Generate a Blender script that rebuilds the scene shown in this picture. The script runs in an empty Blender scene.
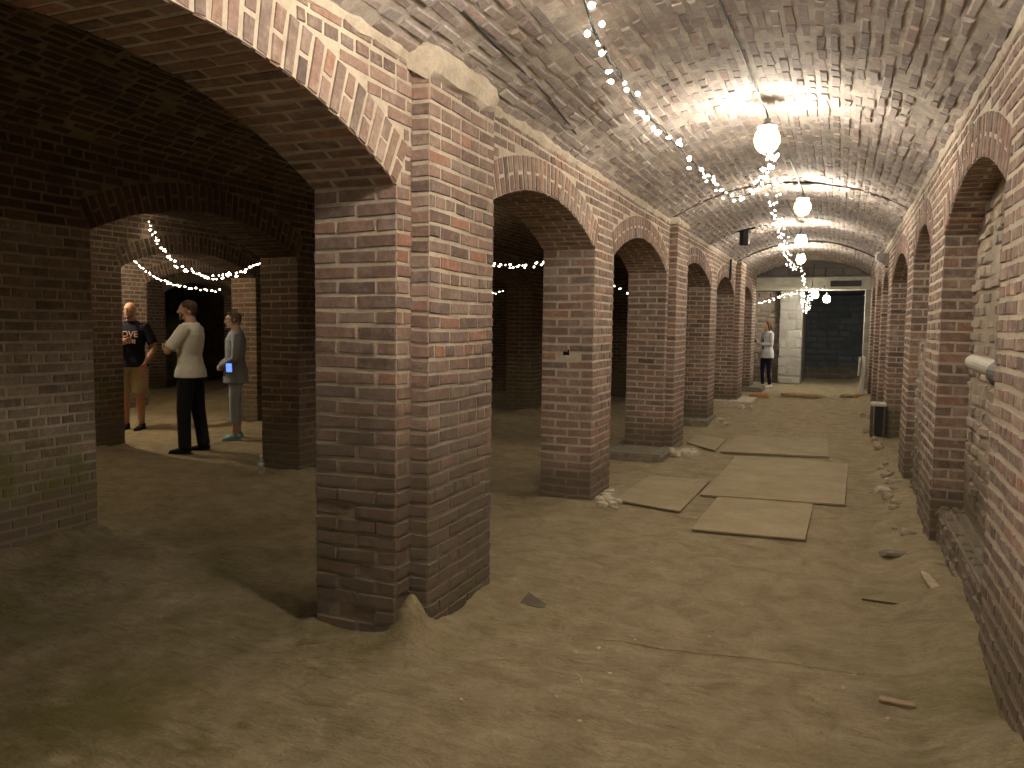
import bpy, bmesh, math, random
from mathutils import Vector, Matrix, noise
random.seed(7)
PI = math.pi
S = bpy.context.scene
C = S.collection

# ------------------------------------------------------------------ helpers
def nz(x, y, z=0.0, s=1.0):
    return noise.noise(Vector((x * s, y * s, z * s)))

class MB:
    """collects geometry for one mesh object; rnd is a per-face tone"""
    def __init__(self):
        self.v = []; self.f = []; self.m = []; self.r = []; self.sm = False
    def add(self, verts, faces, mi=0, r=0.5):
        b = len(self.v)
        self.v.extend(verts)
        for q in faces:
            self.f.append([b + i for i in q]); self.m.append(mi); self.r.append(r)
    def box(self, x0, x1, y0, y1, z0, z1, mi=0, r=0.5):
        vs = [(x, y, z) for z in (z0, z1) for y in (y0, y1) for x in (x0, x1)]
        self.add(vs, [(0, 2, 3, 1), (4, 5, 7, 6), (0, 1, 5, 4), (2, 6, 7, 3), (0, 4, 6, 2), (1, 3, 7, 5)], mi, r)
    def obox(self, c, sx, sy, sz, rot=0.0, tilt=0.0, bev=0.0, mi=0, r=0.5, rough=0.0):
        """box with chamfered edges, rotated about z then tilted about local x"""
        M = Matrix.Translation(c) @ Matrix.Rotation(rot, 4, 'Z') @ Matrix.Rotation(tilt, 4, 'X')
        bm = bmesh.new()
        bmesh.ops.create_cube(bm, size=1.0)
        for v in bm.verts: v.co = Vector((v.co.x * sx, v.co.y * sy, v.co.z * sz))
        if bev: bmesh.ops.bevel(bm, geom=list(bm.edges), offset=bev, segments=2, affect='EDGES')
        if rough:
            bmesh.ops.triangulate(bm, faces=bm.faces[:])
            for v in bm.verts:
                v.co += Vector((random.uniform(-1, 1), random.uniform(-1, 1), random.uniform(-1, 1))) * rough
        bm.verts.index_update()
        self.add([tuple(M @ v.co) for v in bm.verts], [[v.index for v in f.verts] for f in bm.faces], mi, r)
        bm.free()
    def tube(self, pts, rads, seg=8, mi=0, r=0.5, cap=True, up=None):
        """loft of elliptical rings along pts; rads: number or (a, b)"""
        pts = [Vector(p) for p in pts]; n = len(pts)
        rads = [(q, q) if not isinstance(q, (tuple, list)) else q for q in (rads if isinstance(rads, (list,)) else [rads] * n)]
        vs = []; prev = None
        for i in range(n):
            t = (pts[min(i + 1, n - 1)] - pts[max(i - 1, 0)]).normalized()
            if prev is None:
                u = Vector(up) if up else (Vector((1, 0, 0)) if abs(t.x) < .9 else Vector((0, 1, 0)))
            else: u = prev
            u = (u - t * u.dot(t)).normalized(); w = t.cross(u); prev = u
            a, b = rads[i]
            for k in range(seg):
                an = 2 * PI * k / seg
                vs.append(tuple(pts[i] + u * (a * math.cos(an)) + w * (b * math.sin(an))))
        fs = []
        for i in range(n - 1):
            for k in range(seg):
                k2 = (k + 1) % seg
                fs.append((i * seg + k, i * seg + k2, (i + 1) * seg + k2, (i + 1) * seg + k))
        if cap:
            fs.append(tuple(range(seg - 1, -1, -1))); fs.append(tuple((n - 1) * seg + k for k in range(seg)))
        self.add(vs, fs, mi, r)
    def ball(self, c, rx, ry=None, rz=None, seg=12, rings=8, mi=0, r=0.5, M=None):
        ry = rx if ry is None else ry; rz = rx if rz is None else rz
        vs = []; fs = []
        M = M or Matrix.Identity(3); c = Vector(c)
        for i in range(rings + 1):
            ph = PI * i / rings
            for k in range(seg):
                th = 2 * PI * k / seg
                vs.append(tuple(c + M @ Vector((rx * math.sin(ph) * math.cos(th), ry * math.sin(ph) * math.sin(th), rz * math.cos(ph)))))
        for i in range(rings):
            for k in range(seg):
                k2 = (k + 1) % seg
                fs.append((i * seg + k, (i + 1) * seg + k, (i + 1) * seg + k2, i * seg + k2))
        self.add(vs, fs, mi, r)
    def build(self, name, mats, parent=None, loc=(0, 0, 0), smooth=False, merge=False):
        me = bpy.data.meshes.new(name)
        lx, ly, lz = loc
        vs = [(a - lx, b - ly, c - lz) for a, b, c in self.v]
        me.from_pydata(vs, [], self.f)
        if not isinstance(mats, (list, tuple)): mats = [mats]
        for m in mats: me.materials.append(m)
        me.polygons.foreach_set('material_index', self.m)
        at = me.attributes.new('rnd', 'FLOAT', 'FACE'); at.data.foreach_set('value', self.r)
        if smooth: me.polygons.foreach_set('use_smooth', [True] * len(self.f))
        me.validate()
        if merge:
            bm = bmesh.new(); bm.from_mesh(me); bmesh.ops.remove_doubles(bm, verts=bm.verts, dist=1e-5); bm.to_mesh(me); bm.free()
        me.update()
        o = bpy.data.objects.new(name, me); C.objects.link(o)
        o.location = loc
        if parent is not None:
            o.parent = parent
            o.location = Vector(loc) - parent_world(parent)
        return o

def parent_world(p):
    v = Vector(p.location)
    while p.parent: p = p.parent; v += p.location
    return v
def thing(o, label, cat, group=None):
    o['label'] = label; o['category'] = cat
    if group: o['group'] = group
    return o
def struct(o, label=None):
    o['kind'] = 'structure'
    if label: o['label'] = label
    return o
def empty(name, loc):
    o = bpy.data.objects.new(name, None); C.objects.link(o); o.location = loc; o.empty_display_size = .1
    return o

# ------------------------------------------------------------------ materials
def N(nt, t, **kw):
    n = nt.nodes.new(t)
    for k, v in kw.items():
        if k.startswith('i_'): n.inputs[k[2:].replace('_', ' ')].default_value = v
        else: setattr(n, k, v)
    return n
def base(name, rough=.9):
    m = bpy.data.materials.new(name); m.use_nodes = True
    nt = m.node_tree; b = nt.nodes['Principled BSDF']; b.inputs['Roughness'].default_value = rough
    b.inputs['Specular IOR Level'].default_value = .25
    return m, nt, b
def mixc(nt, fac, a, b, mode='MIX'):
    n = nt.nodes.new('ShaderNodeMix'); n.data_type = 'RGBA'; n.blend_type = mode
    for sock, val in ((n.inputs[0], fac), (n.inputs[6], a), (n.inputs[7], b)):
        if hasattr(val, 'links') or hasattr(val, 'is_linked'): nt.links.new(val, sock)
        else: sock.default_value = val if isinstance(val, float) or len(val) == 4 else (*val, 1)
    return n.outputs[2]
def ramp(nt, src, stops, interp='LINEAR'):
    r = nt.nodes.new('ShaderNodeValToRGB'); r.color_ramp.interpolation = interp
    e = r.color_ramp.elements
    while len(e) < len(stops): e.new(.5)
    for el, (p, c) in zip(e, stops):
        el.position = p; el.color = (*c, 1) if len(c) == 3 else c
    nt.links.new(src, r.inputs[0]); return r.outputs[0]
def noisen(nt, scale, detail=4, rough=.55, vec=None, dist=0.0):
    n = N(nt, 'ShaderNodeTexNoise'); n.inputs['Scale'].default_value = scale; n.inputs['Detail'].default_value = detail
    n.inputs['Roughness'].default_value = rough; n.inputs['Distortion'].default_value = dist
    nt.links.new(vec if vec is not None else wpos(nt), n.inputs['Vector']); return n.outputs['Fac']
def wpos(nt):
    g = nt.nodes.get('GEO') or nt.nodes.new('ShaderNodeNewGeometry'); g.name = 'GEO'
    return g.outputs['Position']
def zpos(nt):
    s = N(nt, 'ShaderNodeSeparateXYZ'); nt.links.new(wpos(nt), s.inputs[0]); return s.outputs['Z']
def math_n(nt, op, a, b=None, clamp=False):
    n = nt.nodes.new('ShaderNodeMath'); n.operation = op; n.use_clamp = clamp
    for i, v in enumerate((a, b)):
        if v is None: continue
        if isinstance(v, (int, float)): n.inputs[i].default_value = v
        else: nt.links.new(v, n.inputs[i])
    return n.outputs[0]
def bump(nt, b, h, strength=.5, dist=.01, h2=None, s2=.5, d2=.002):
    bn = N(nt, 'ShaderNodeBump'); bn.inputs['Strength'].default_value = strength; bn.inputs['Distance'].default_value = dist
    nt.links.new(h, bn.inputs['Height'])
    if h2 is not None:
        b2 = N(nt, 'ShaderNodeBump'); b2.inputs['Strength'].default_value = s2; b2.inputs['Distance'].default_value = d2
        nt.links.new(h2, b2.inputs['Height']); nt.links.new(bn.outputs[0], b2.inputs['Normal']); bn = b2
    nt.links.new(bn.outputs[0], b.inputs['Normal'])
def attr(nt, name='rnd'):
    a = N(nt, 'ShaderNodeAttribute'); a.attribute_name = name; return a.outputs['Fac']

DUST = (.30, .235, .16)
def brick_mats(tag, tones, mortar, mortar2, stain_z=.25, moss=0.0, wash=.25, mossscale=1.3):
    out = []
    for which in ('brick', 'mortar'):
        m, nt, b = base(f'{tag}_{which}', .92)
        big = noisen(nt, 2.3, 4); fine = noisen(nt, 38, 5, .7)
        if which == 'brick':
            n = len(tones)
            c = ramp(nt, attr(nt), [(i / (n - 1), t) for i, t in enumerate(tones)])
            c = mixc(nt, .55, c, ramp(nt, fine, [(.25, (.45, .45, .45)), (.75, (1.35, 1.35, 1.35))]), 'MULTIPLY')
            wm = math_n(nt, 'MULTIPLY', ramp(nt, noisen(nt, 11, 6, .75), [(.48, (0, 0, 0)), (.72, (1, 1, 1))]), wash)
            c = mixc(nt, wm, c, mortar)
        else:
            c = mixc(nt, ramp(nt, noisen(nt, 4.5, 5, .65), [(.38, (0, 0, 0)), (.62, (1, 1, 1))]), mortar2, mortar)
            c = mixc(nt, .45, c, ramp(nt, fine, [(.25, (.5, .5, .5)), (.75, (1.25, 1.25, 1.25))]), 'MULTIPLY')
        # dirt splashed up from the floor
        zz = math_n(nt, 'SUBTRACT', zpos(nt), math_n(nt, 'MULTIPLY', big, stain_z * 1.6))
        dm = ramp(nt, math_n(nt, 'DIVIDE', zz, max(stain_z, .01)), [(0, (1, 1, 1)), (.9, (0, 0, 0))])
        dm = math_n(nt, 'MULTIPLY', dm, .8)
        c = mixc(nt, dm, c, ((.17, .135, .09) if which == 'mortar' else (.13, .10, .07)) if tag != 'near_pier' else ((.12, .10, .065) if which == 'mortar' else (.115, .09, .066)))
        if moss > 0:
            mm = ramp(nt, noisen(nt, mossscale, 6, .7), [(.50, (0, 0, 0)), (.62, (1, 1, 1))])
            zf = ramp(nt, zpos(nt), [(.0, (1, 1, 1)), (.55, (.8, .8, .8)), (1, (.0, .0, .0))])
            c = mixc(nt, math_n(nt, 'MULTIPLY', math_n(nt, 'MULTIPLY', mm, zf), moss), c, (.12, .125, .022))
        nt.links.new(c, b.inputs['Base Color'])
        bump(nt, b, fine, .7, .006, noisen(nt, 120, 3, .7), .5, .002)
        out.append(m)
    return out

PINK = [(.125, .092, .078), (.19, .125, .10), (.245, .16, .128), (.20, .145, .12), (.28, .185, .15), (.23, .14, .108), (.33, .235, .19), (.175, .13, .11), (.265, .175, .14), (.32, .165, .11)]
BR_WALL = brick_mats('arcade', PINK, (.55, .475, .37), (.43, .365, .28), .28, .10, .42)
BR_NEAR = brick_mats('near_pier', PINK, (.54, .465, .36), (.39, .33, .25), .85, .35, .34, 1.9)
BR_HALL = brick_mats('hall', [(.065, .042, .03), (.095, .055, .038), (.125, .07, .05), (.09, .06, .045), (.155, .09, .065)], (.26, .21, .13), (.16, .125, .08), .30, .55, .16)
BR_MOSS = brick_mats('mossy', [(.15, .11, .085), (.22, .155, .12), (.27, .20, .155), (.19, .15, .12), (.32, .25, .19)], (.46, .39, .29), (.34, .28, .19), .4, .85, .5, 1.1)
BR_VAULT = brick_mats('vault', [(.20, .165, .155), (.30, .235, .215), (.37, .32, .30), (.28, .24, .235), (.42, .365, .335), (.36, .265, .23), (.50, .445, .395), (.33, .285, .275), (.40, .30, .255)], (.56, .50, .425), (.32, .28, .24), .01, 0, .45)
BR_RIGHT = brick_mats('right_wall', PINK, (.55, .475, .37), (.45, .38, .29), .35, .25, .55, 1.6)
BR_RUBBLE = brick_mats('rubble', [(.22, .18, .145), (.30, .245, .20), (.38, .31, .25), (.27, .235, .20), (.43, .36, .285), (.31, .22, .17)], (.42, .35, .26), (.30, .25, .18), .5, .35, .45, 1.7)
BR_STONE = brick_mats('stone', [(.30, .28, .245), (.38, .355, .31), (.43, .41, .36), (.34, .32, .29)], (.40, .38, .33), (.30, .28, .24), .05, 0, .3)
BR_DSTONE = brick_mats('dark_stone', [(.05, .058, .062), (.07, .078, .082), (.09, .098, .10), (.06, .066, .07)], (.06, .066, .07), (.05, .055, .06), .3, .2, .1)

def simple(name, col, rough=.6, metal=0.0, var=.25, scale=30.0, bs=.2, bd=.002):
    m, nt, b = base(name, rough); b.inputs['Metallic'].default_value = metal
    f = noisen(nt, scale, 4, .6)
    c = mixc(nt, var, (*col, 1), ramp(nt, f, [(.3, tuple(x * .5 for x in col)), (.7, tuple(min(1, x * 1.5) for x in col))]))
    nt.links.new(c, b.inputs['Base Color'])
    if bs: bump(nt, b, f, bs, bd)
    return m
def emis(name, col, st):
    m, nt, b = base(name)
    b.inputs['Base Color'].default_value = (.8, .8, .8, 1)
    b.inputs['Emission Color'].default_value = (*col, 1); b.inputs['Emission Strength'].default_value = st
    return m

def dirt_mat():
    m, nt, b = base('dirt_floor', .97)
    big = noisen(nt, .9, 5, .6); mid = noisen(nt, 5, 6, .65, dist=.6); fine = noisen(nt, 60, 6, .7)
    c = ramp(nt, mid, [(.28, (.28, .225, .132)), (.5, (.405, .33, .202)), (.72, (.49, .405, .262))])
    c = mixc(nt, .5, c, ramp(nt, fine, [(.3, (.72, .70, .66)), (.7, (1.22, 1.22, 1.2))]), 'MULTIPLY')
    spk = ramp(nt, noisen(nt, 22, 5, .75, dist=.5), [(.34, (1, 1, 1)), (.42, (0, 0, 0))])
    c = mixc(nt, math_n(nt, 'MULTIPLY', spk, .45), c, (.15, .115, .07))
    # greenish algae towards the damp near corner and in the side hall
    mp = N(nt, 'ShaderNodeSeparateXYZ'); nt.links.new(wpos(nt), mp.inputs[0])
    damp = ramp(nt, noisen(nt, 1.6, 6, .7), [(.43, (0, 0, 0)), (.60, (1, 1, 1))])
    near = ramp(nt, mp.outputs['Y'], [(0, (1, 1, 1)), (1, (0, 0, 0))])
    yy = math_n(nt, 'DIVIDE', math_n(nt, 'SUBTRACT', mp.outputs['Y'], 1.5), 5.0, True)
    near = math_n(nt, 'SUBTRACT', 1.0, yy, True)
    edge = math_n(nt, 'MULTIPLY', math_n(nt, 'ABSOLUTE', math_n(nt, 'ADD', mp.outputs['X'], .75)), .75, True)
    g = math_n(nt, 'MULTIPLY', math_n(nt, 'MULTIPLY', damp, near), math_n(nt, 'MULTIPLY', math_n(nt, 'MULTIPLY', edge, edge), .85))
    c = mixc(nt, g, c, (.17, .15, .035))
    pale = ramp(nt, noisen(nt, 2.2, 4, .6), [(.56, (0, 0, 0)), (.72, (1, 1, 1))])
    c = mixc(nt, math_n(nt, 'MULTIPLY', pale, .3), c, (.40, .34, .25))
    nt.links.new(c, b.inputs['Base Color'])
    wv = N(nt, 'ShaderNodeMapping'); wv.inputs['Scale'].default_value = (1, 2.6, 1); nt.links.new(wpos(nt), wv.inputs[0])
    bump(nt, b, noisen(nt, 7, 7, .68, wv.outputs[0], .4), .9, .09, fine, .7, .008)
    return m
DIRT = dirt_mat()
def board_mat():
    m, nt, b = base('dusty_board', .9)
    mid = noisen(nt, 3, 6, .7); fine = noisen(nt, 45, 5, .7)
    c = ramp(nt, mid, [(.3, (.265, .215, .128)), (.55, (.325, .268, .163)), (.75, (.39, .325, .205))])
    c = mixc(nt, .4, c, ramp(nt, fine, [(.3, (.75, .73, .70)), (.7, (1.2, 1.2, 1.2))]), 'MULTIPLY')
    nt.links.new(c, b.inputs['Base Color']); bump(nt, b, fine, .35, .004)
    return m
BOARD = board_mat()
def buried_mat():
    m = DIRT.copy(); m.name = 'dirt_covered_board'
    return m
BURIED = buried_mat()
WOOD = simple('weathered_wood', (.30, .22, .14), .85, scale=25)
STONE = simple('pale_rubble', (.52, .45, .34), .95, var=.5, scale=22, bs=.8, bd=.01)
GSTONE = simple('grey_stone', (.20, .175, .125), .95, var=.6, scale=14, bs=.8, bd=.01)
OSTONE = simple('orange_brick', (.42, .19, .09), .95, var=.5, scale=20, bs=.8, bd=.01)
TSTONE = simple('tan_slab', (.30, .22, .12), .95, var=.5, scale=14, bs=.8, bd=.01)
CONC = simple('pale_concrete', (.50, .49, .41), .9, var=.35, scale=6, bs=.4, bd=.005)
DARKM = simple('dark_metal', (.035, .033, .03), .5, .6)
GREYM = simple('grey_metal', (.18, .18, .17), .45, .7)
PIPEW = simple('pale_pipe', (.45, .41, .34), .6)
PIPED = simple('dark_pipe', (.10, .09, .075), .6, scale=60, bs=.6)
CABLE = simple('black_cable', (.03, .028, .027), .6, bs=0)
WCABLE = simple('pale_cable', (.30, .28, .24), .6, bs=0)
BRASS = simple('brass_cage', (.55, .42, .12), .4, .8, bs=0)
WHITEP = simple('white_plastic', (.62, .60, .56), .5)
BLACKP = simple('black_plastic', (.02, .02, .02), .5)
GLOBE = emis('lit_globe', (1.0, .91, .77), 66)
BULB = emis('lit_bulb', (1.0, .86, .66), 7)
BULB2 = emis('lit_bulb_dim', (1.0, .84, .62), 6)

# ------------------------------------------------------------------ brick laying
RH = .0723
def lay(mb, fm, v0, v1, iv, rh=RH, L=.218, gap=.015, d=.0055, dj=.0025, e=.004, jit=.0042, header_every=0, half=True,
        off0=0.0, miss=None, mi=0, missp=0.0, Lj=0.0):
    """lay courses of single bricks on the surface fm(u, v, h); iv(v0, v1) gives the solid spans of a course"""
    n = max(1, round((v1 - v0) / rh)); rh = (v1 - v0) / n
    R = random.random; U = random.uniform
    for i in range(n):
        a0 = v0 + i * rh + gap * .5; a1 = v0 + (i + 1) * rh - gap * .5
        for (s, t) in iv(a0 - gap * .5, a1 + gap * .5):
            if t - s < .02: continue
            Lr = L * .5 if (header_every and i % header_every == header_every - 1) else L
            cuts = [s]
            k = s + (Lr * .5 if (half and i % 2) else Lr) + off0
            while k < t - .035:
                cuts.append(k); k += Lr + (U(-Lj, Lj) if Lj else 0)
            cuts.append(t)
            for c in range(len(cuts) - 1):
                b0 = cuts[c] + (gap * .5 if c else 0); b1 = cuts[c + 1] - (gap * .5 if c < len(cuts) - 2 else 0)
                if b1 - b0 < .012: continue
                if miss and miss((b0 + b1) / 2, (a0 + a1) / 2): continue
                if missp and R() < missp: continue
                h = d + U(-dj, dj); tl = U(-dj, dj) * .5
                P = [fm(b0, a0, -.004), fm(b1, a0, -.004), fm(b1, a1, -.004), fm(b0, a1, -.004)]
                for (x, y, hh) in ((b0 + e, a0 + e, h + tl), (b1 - e, a0 + e, h - tl), (b1 - e, a1 - e, h - tl), (b0 + e, a1 - e, h + tl)):
                    P.append(fm(x + U(-jit, jit), y + U(-jit, jit), hh))
                mb.add(P, [(4, 5, 6, 7), (0, 1, 5, 4), (1, 2, 6, 5), (2, 3, 7, 6), (3, 0, 4, 7)], mi, R())

def plane(O, Uv, Vv, Nv):
    O, Uv, Vv, Nv = map(Vector, (O, Uv, Vv, Nv))
    def f(u, v, h):
        w = 0.0 if h == 0.0 else .009 * nz(u, v, O.x + O.y, 1.7) + .004 * nz(u, v, 3, 6)
        k = .4 if h == 0.0 else .3
        return tuple(O + Uv * u + Vv * (v + w) + Nv * h)
    return f
def grid(mb, fm, u0, u1, v0, v1, nu, nv, mi=1, h=0.0, r=.5):
    vs = [fm(u0 + (u1 - u0) * i / nu, v0 + (v1 - v0) * j / nv, h) for j in range(nv + 1) for i in range(nu + 1)]
    mb.add(vs, [(j * (nu + 1) + i, j * (nu + 1) + i + 1, (j + 1) * (nu + 1) + i + 1, (j + 1) * (nu + 1) + i) for j in range(nv) for i in range(nu)], mi, r)

ZS = RH * 30            # springing of the arcade arches
ZV = 2.79               # springing of the vaults
TH = .46                # thickness of the arcade walls
RING = .215
class Arch:
    def __init__(s, y0, y1, zc=2.44):
        s.y0, s.y1, s.zc = y0, y1, zc
        w = (y1 - y0) / 2; s.ym = (y0 + y1) / 2; r = zc - ZS
        s.R = (w * w + r * r) / (2 * r); s.cz = zc - s.R; s.a = math.asin(w / s.R)
    def zat(s, y):
        return s.cz + math.sqrt(max(s.R ** 2 - (y - s.ym) ** 2, 0))
    def halfw(s, v):
        if v < ZS: return (s.y1 - s.y0) / 2
        q = (s.R + RING) ** 2 - (v - s.cz) ** 2
        if q <= 0: return 0
        return min(math.sqrt(q), (v - s.cz) * math.tan(s.a))
def spans(arches, y0, y1):
    def iv(a, b):
        cur = [(y0, y1)]
        for A in arches:
            w = max(A.halfw(a + .004), A.halfw(b - .004))
            if w <= 0: continue
            nx = []
            for s, t in cur:
                l, r = A.ym - w, A.ym + w
                if r <= s or l >= t: nx.append((s, t)); continue
                if l > s: nx.append((s, l))
                if r < t: nx.append((r, t))
            cur = nx
        return cur
    return iv
def arch_bricks(mb, A, xf, nx, depth, soffit=True, ring=True, fine=True):
    """voussoir ring on the face at xf (normal nx) and brick soffit running back by depth"""
    if ring:
        def fr(u, v, h):
            an = -A.a + v / A.R; rr = A.R + u
            return (xf + nx * h, A.ym + rr * math.sin(an), A.cz + rr * math.cos(an))
        lay(mb, fr, 0, 2 * A.a * A.R, lambda a, b: [(0, RING)], rh=.073, L=RING, half=True, gap=.017, d=.006)
        grid(mb, fr, 0, RING, 0, 2 * A.a * A.R, 1, 24, 1, 0.001)
    if soffit:
        def fs(u, v, h):
            an = -A.a + v / A.R; rr = A.R - h
            return (xf - nx * u, A.ym + rr * math.sin(an), A.cz + rr * math.cos(an))
        lay(mb, fs, 0, 2 * A.a * A.R, lambda a, b: [(0, depth)], rh=.073, gap=.018)
        grid(mb, fs, 0, depth, 0, 2 * A.a * A.R, 1, 24, 1, 0.001)

def spandrel(mb, arches, y0, y1, xa, xb, ztop, mi=1):
    """solid wall above the springing line between x = xa and xb, with the arch curves cut out"""
    ys = [y0, y1]
    for A in arches:
        ys += [A.y0 + (A.y1 - A.y0) * i / 28 for i in range(29)]
    ys = sorted(set(round(y, 5) for y in ys if y0 <= y <= y1))
    def zb(y, mid):
        for A in arches:
            if A.y0 < mid < A.y1: return A.zat(y)
        return ZS
    for a, b in zip(ys[:-1], ys[1:]):
        m = (a + b) / 2; za, zc = zb(a, m), zb(b, m)
        vs = [(xa, a, za), (xa, b, zc), (xa, b, ztop), (xa, a, ztop), (xb, a, za), (xb, b, zc), (xb, b, ztop), (xb, a, ztop)]
        mb.add(vs, [(0, 1, 2, 3), (4, 7, 6, 5), (0, 4, 5, 1), (3, 2, 6, 7)], mi)

def pier_faces(mb, xf, nx, ya, yb, depth, z0=0.0, z1=ZS, pattern=6, front=True, jamb=True, miss=None, jmiss=None, worn=False):
    if worn:
        zw = RH * 10
        lay(mb, plane((xf, 0, 0), (0, 1, 0), (0, 0, 1), (nx, 0, 0)), 0, zw, lambda a, b: [(ya, yb)], gap=.010, d=.008, dj=.007, jit=.004, e=.006)
        lay(mb, plane((xf, ya, 0), (-nx, 0, 0), (0, 0, 1), (0, -1, 0)), 0, zw, lambda a, b: [(0, depth)], gap=.010, d=.008, dj=.008, jit=.005, e=.006)
        z0 = zw
    """face on the aisle side and the jamb that looks towards -Y"""
    if front:
        lay(mb, plane((xf, 0, 0), (0, 1, 0), (0, 0, 1), (nx, 0, 0)), z0, z1, lambda a, b: [(ya, yb)], header_every=pattern)
    if jamb:
        lay(mb, plane((xf, ya, 0), (-nx, 0, 0), (0, 0, 1), (0, -1, 0)), z0, z1, lambda a, b: [(0, depth)], miss=jmiss)

# ------------------------------------------------------------------ plan of the cellar
XL, XR = -1.92, .63
PIL = .10
Y_END = 20.0
PIERS = [(-3.6, -2.9), (-.5, .57), (3.20, 4.07), (6.40, 6.98), (9.35, 10.15), (12.8, 13.45), (15.8, 16.7), (19.2, 20.0)]
def arches_of(first_zc=2.50):
    out = []
    for (a, b), (c, d) in zip(PIERS[:-1], PIERS[1:]):
        out.append(Arch(b, c, first_zc if abs(b - .57) < .01 else 2.44))
    return out
XK = [XL, -4.97, -8.02, -11.07, -14.12]

def make_pier(xf, ya, yb, mats, name='brick_pier', pil=False, loc=None, pattern=6, jmiss=None):
    mb = MB()
    mb.box(xf - TH, xf, ya, yb, -.1, ZS, 1)
    pier_faces(mb, xf, 1, ya, yb, TH, pattern=pattern, jmiss=jmiss, worn=mats is BR_NEAR)
    loc = (xf - TH / 2, (ya + yb) / 2, 0)
    o = mb.build(name, mats, loc=loc)
    if pil:
        pb = MB()
        p0 = ya + (.13 if ya < 5 else .10)
        pb.box(xf - .02, xf + PIL, p0, yb, -.1, ZV + .02, 1)
        lay(pb, plane((xf + PIL, 0, 0), (0, 1, 0), (0, 0, 1), (1, 0, 0)), 0, ZV, lambda a, b: [(p0, yb)], header_every=5)
        lay(pb, plane((xf + PIL, p0, 0), (-1, 0, 0), (0, 0, 1), (0, -1, 0)), 0, ZV, lambda a, b: [(0, PIL)], half=False)
        pb.build('pilaster', mats, parent=o, loc=loc)
    return o

ARL = arches_of()
G0 = 'brick piers of the arcade along the lit passage'
info = {
 2: ('big brick pier standing nearest, mossy and crumbling at its base', True),
 3: ('brick pier with a small dark hole punched in its side, mortar rubble at its foot', False),
 4: ('brick pier with pilaster standing on a low grey stone footing', True),
 5: ('brick pier without pilaster, fourth along the lit passage from the big near one', False),
 6: ('brick pier with pilaster, second last before the concrete beam', True),
 7: ('last brick pier of the passage, beside the woman in the pale cardigan', False)}
piers = {}
hole = lambda u, v: abs(u - .24) < .07 and abs(v - 1.30) < .05
for i, (a, b) in enumerate(PIERS):
    if i < 2: continue
    lab, pil = info[i]
    o = make_pier(XL, a, b, BR_NEAR if i == 2 else BR_WALL, pil=pil, jmiss=hole if i == 3 else None)
    thing(o, lab, 'pillar', G0)
    piers[i] = o
# broken hole in the second pier: black slab painted as its inner shade
hb = MB()
hx = XL - .24
hb.box(hx - .028, hx + .028, 6.40 - .0035, 6.40 + .01, 1.275, 1.325)
hb.build('hole', simple('hole_black', (.004, .004, .004), .9, bs=0), parent=piers[3])
# left arcade wall above the springing
mb = MB()
spandrel(mb, ARL, -3.6, Y_END, XL - TH, XL, ZV + .03)
for i, (a, b) in enumerate(PIERS[:2]):
    mb.box(XL - TH, XL, a, b, -.1, ZS, 1)
    pier_faces(mb, XL, 1, a, b, TH)
lay(mb, plane((XL, 0, 0), (0, 1, 0), (0, 0, 1), (1, 0, 0)), ZS, ZV, spans(ARL, -.5, Y_END), header_every=4)
for A in ARL[1:]:
    arch_bricks(mb, A, XL, 1, TH)
struct(mb.build('wall_left', BR_WALL), 'brick arcade wall with arched openings left of the lit passage')

# inner arcade walls
inner_info = {
 (1, 2): 'mossy pale brick pier at the edge of the dark hall, left of the standing people',
 (1, 3): 'dark brick pier with the water bottle at its foot',
 (1, 4): 'dim brick pier seen through the arch beside the big near pier',
 (1, 5): 'dim brick pier in the side hall, seen through the narrow third arch',
 (2, 3): 'dark narrow brick pier that half hides the bald man',
 (2, 4): 'dark brick pier right behind the woman in the grey blazer',
 (3, 4): 'light brick pier behind the bald man, lit by the string lights',
 (3, 5): 'lit brick pier behind and right of the man in the white shirt'}
for k in range(1, 5):
    x = XK[k]
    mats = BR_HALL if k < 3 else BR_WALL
    ars = arches_of(2.44)
    mb = MB()
    spandrel(mb, ars, -3.6, 16.7, x - TH, x, ZV + .03)
    lay(mb, plane((x, 0, 0), (0, 1, 0), (0, 0, 1), (1, 0, 0)), ZS, ZV, spans(ars, 3.0 if k == 1 else 6.0, 14), header_every=4)
    for A in ars[2:5]:
        arch_bricks(mb, A, x, 1, TH)
    for i, (a, b) in enumerate(PIERS[:7]):
        if (k, i) in inner_info: continue
        mb.box(x - TH, x, a, b, -.1, ZS, 1)
        if i >= 2: pier_faces(mb, x, 1, a, b, TH)
    struct(mb.build('wall_inner', mats), 'brick arcade wall of the dark side halls')
    for i, (a, b) in enumerate(PIERS[:7]):
        if (k, i) not in inner_info: continue
        m = BR_MOSS if (k, i) == (1, 2) else mats
        o = make_pier(x, a, b, m)
        thing(o, inner_info[(k, i)], 'pillar', 'brick piers in the side halls')

# right wall with blind arches
RO = [(3.95, 6.10), (6.95, 8.50), (9.20, 11.95), (12.7, 14.4), (14.9, 16.8), (17.4, 19.2)]
ARR = [Arch(a, b, 2.44) for a, b in RO]
DR = .20
mb = MB()
spandrel(mb, ARR, -3.6, Y_END, XR, XR + DR, ZV + .03)
edges = [-3.6] + [y for o in RO for y in o] + [Y_END]
for a, b in zip(edges[::2], edges[1::2]):
    mb.box(XR, XR + DR, a, b, -.1, ZS, 1)
    lay(mb, plane((XR, 0, 0), (0, 1, 0), (0, 0, 1), (-1, 0, 0)), 0, ZS, lambda p, q, a=a, b=b: [(max(a, .5), b)], header_every=2, gap=.021, d=.0045, dj=.003, jit=.0045)
    if a > 0:
        lay(mb, plane((XR, a, 0), (1, 0, 0), (0, 0, 1), (0, -1, 0)), 0, ZS, lambda p, q: [(0, DR)], L=.2, gap=.012)
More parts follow.
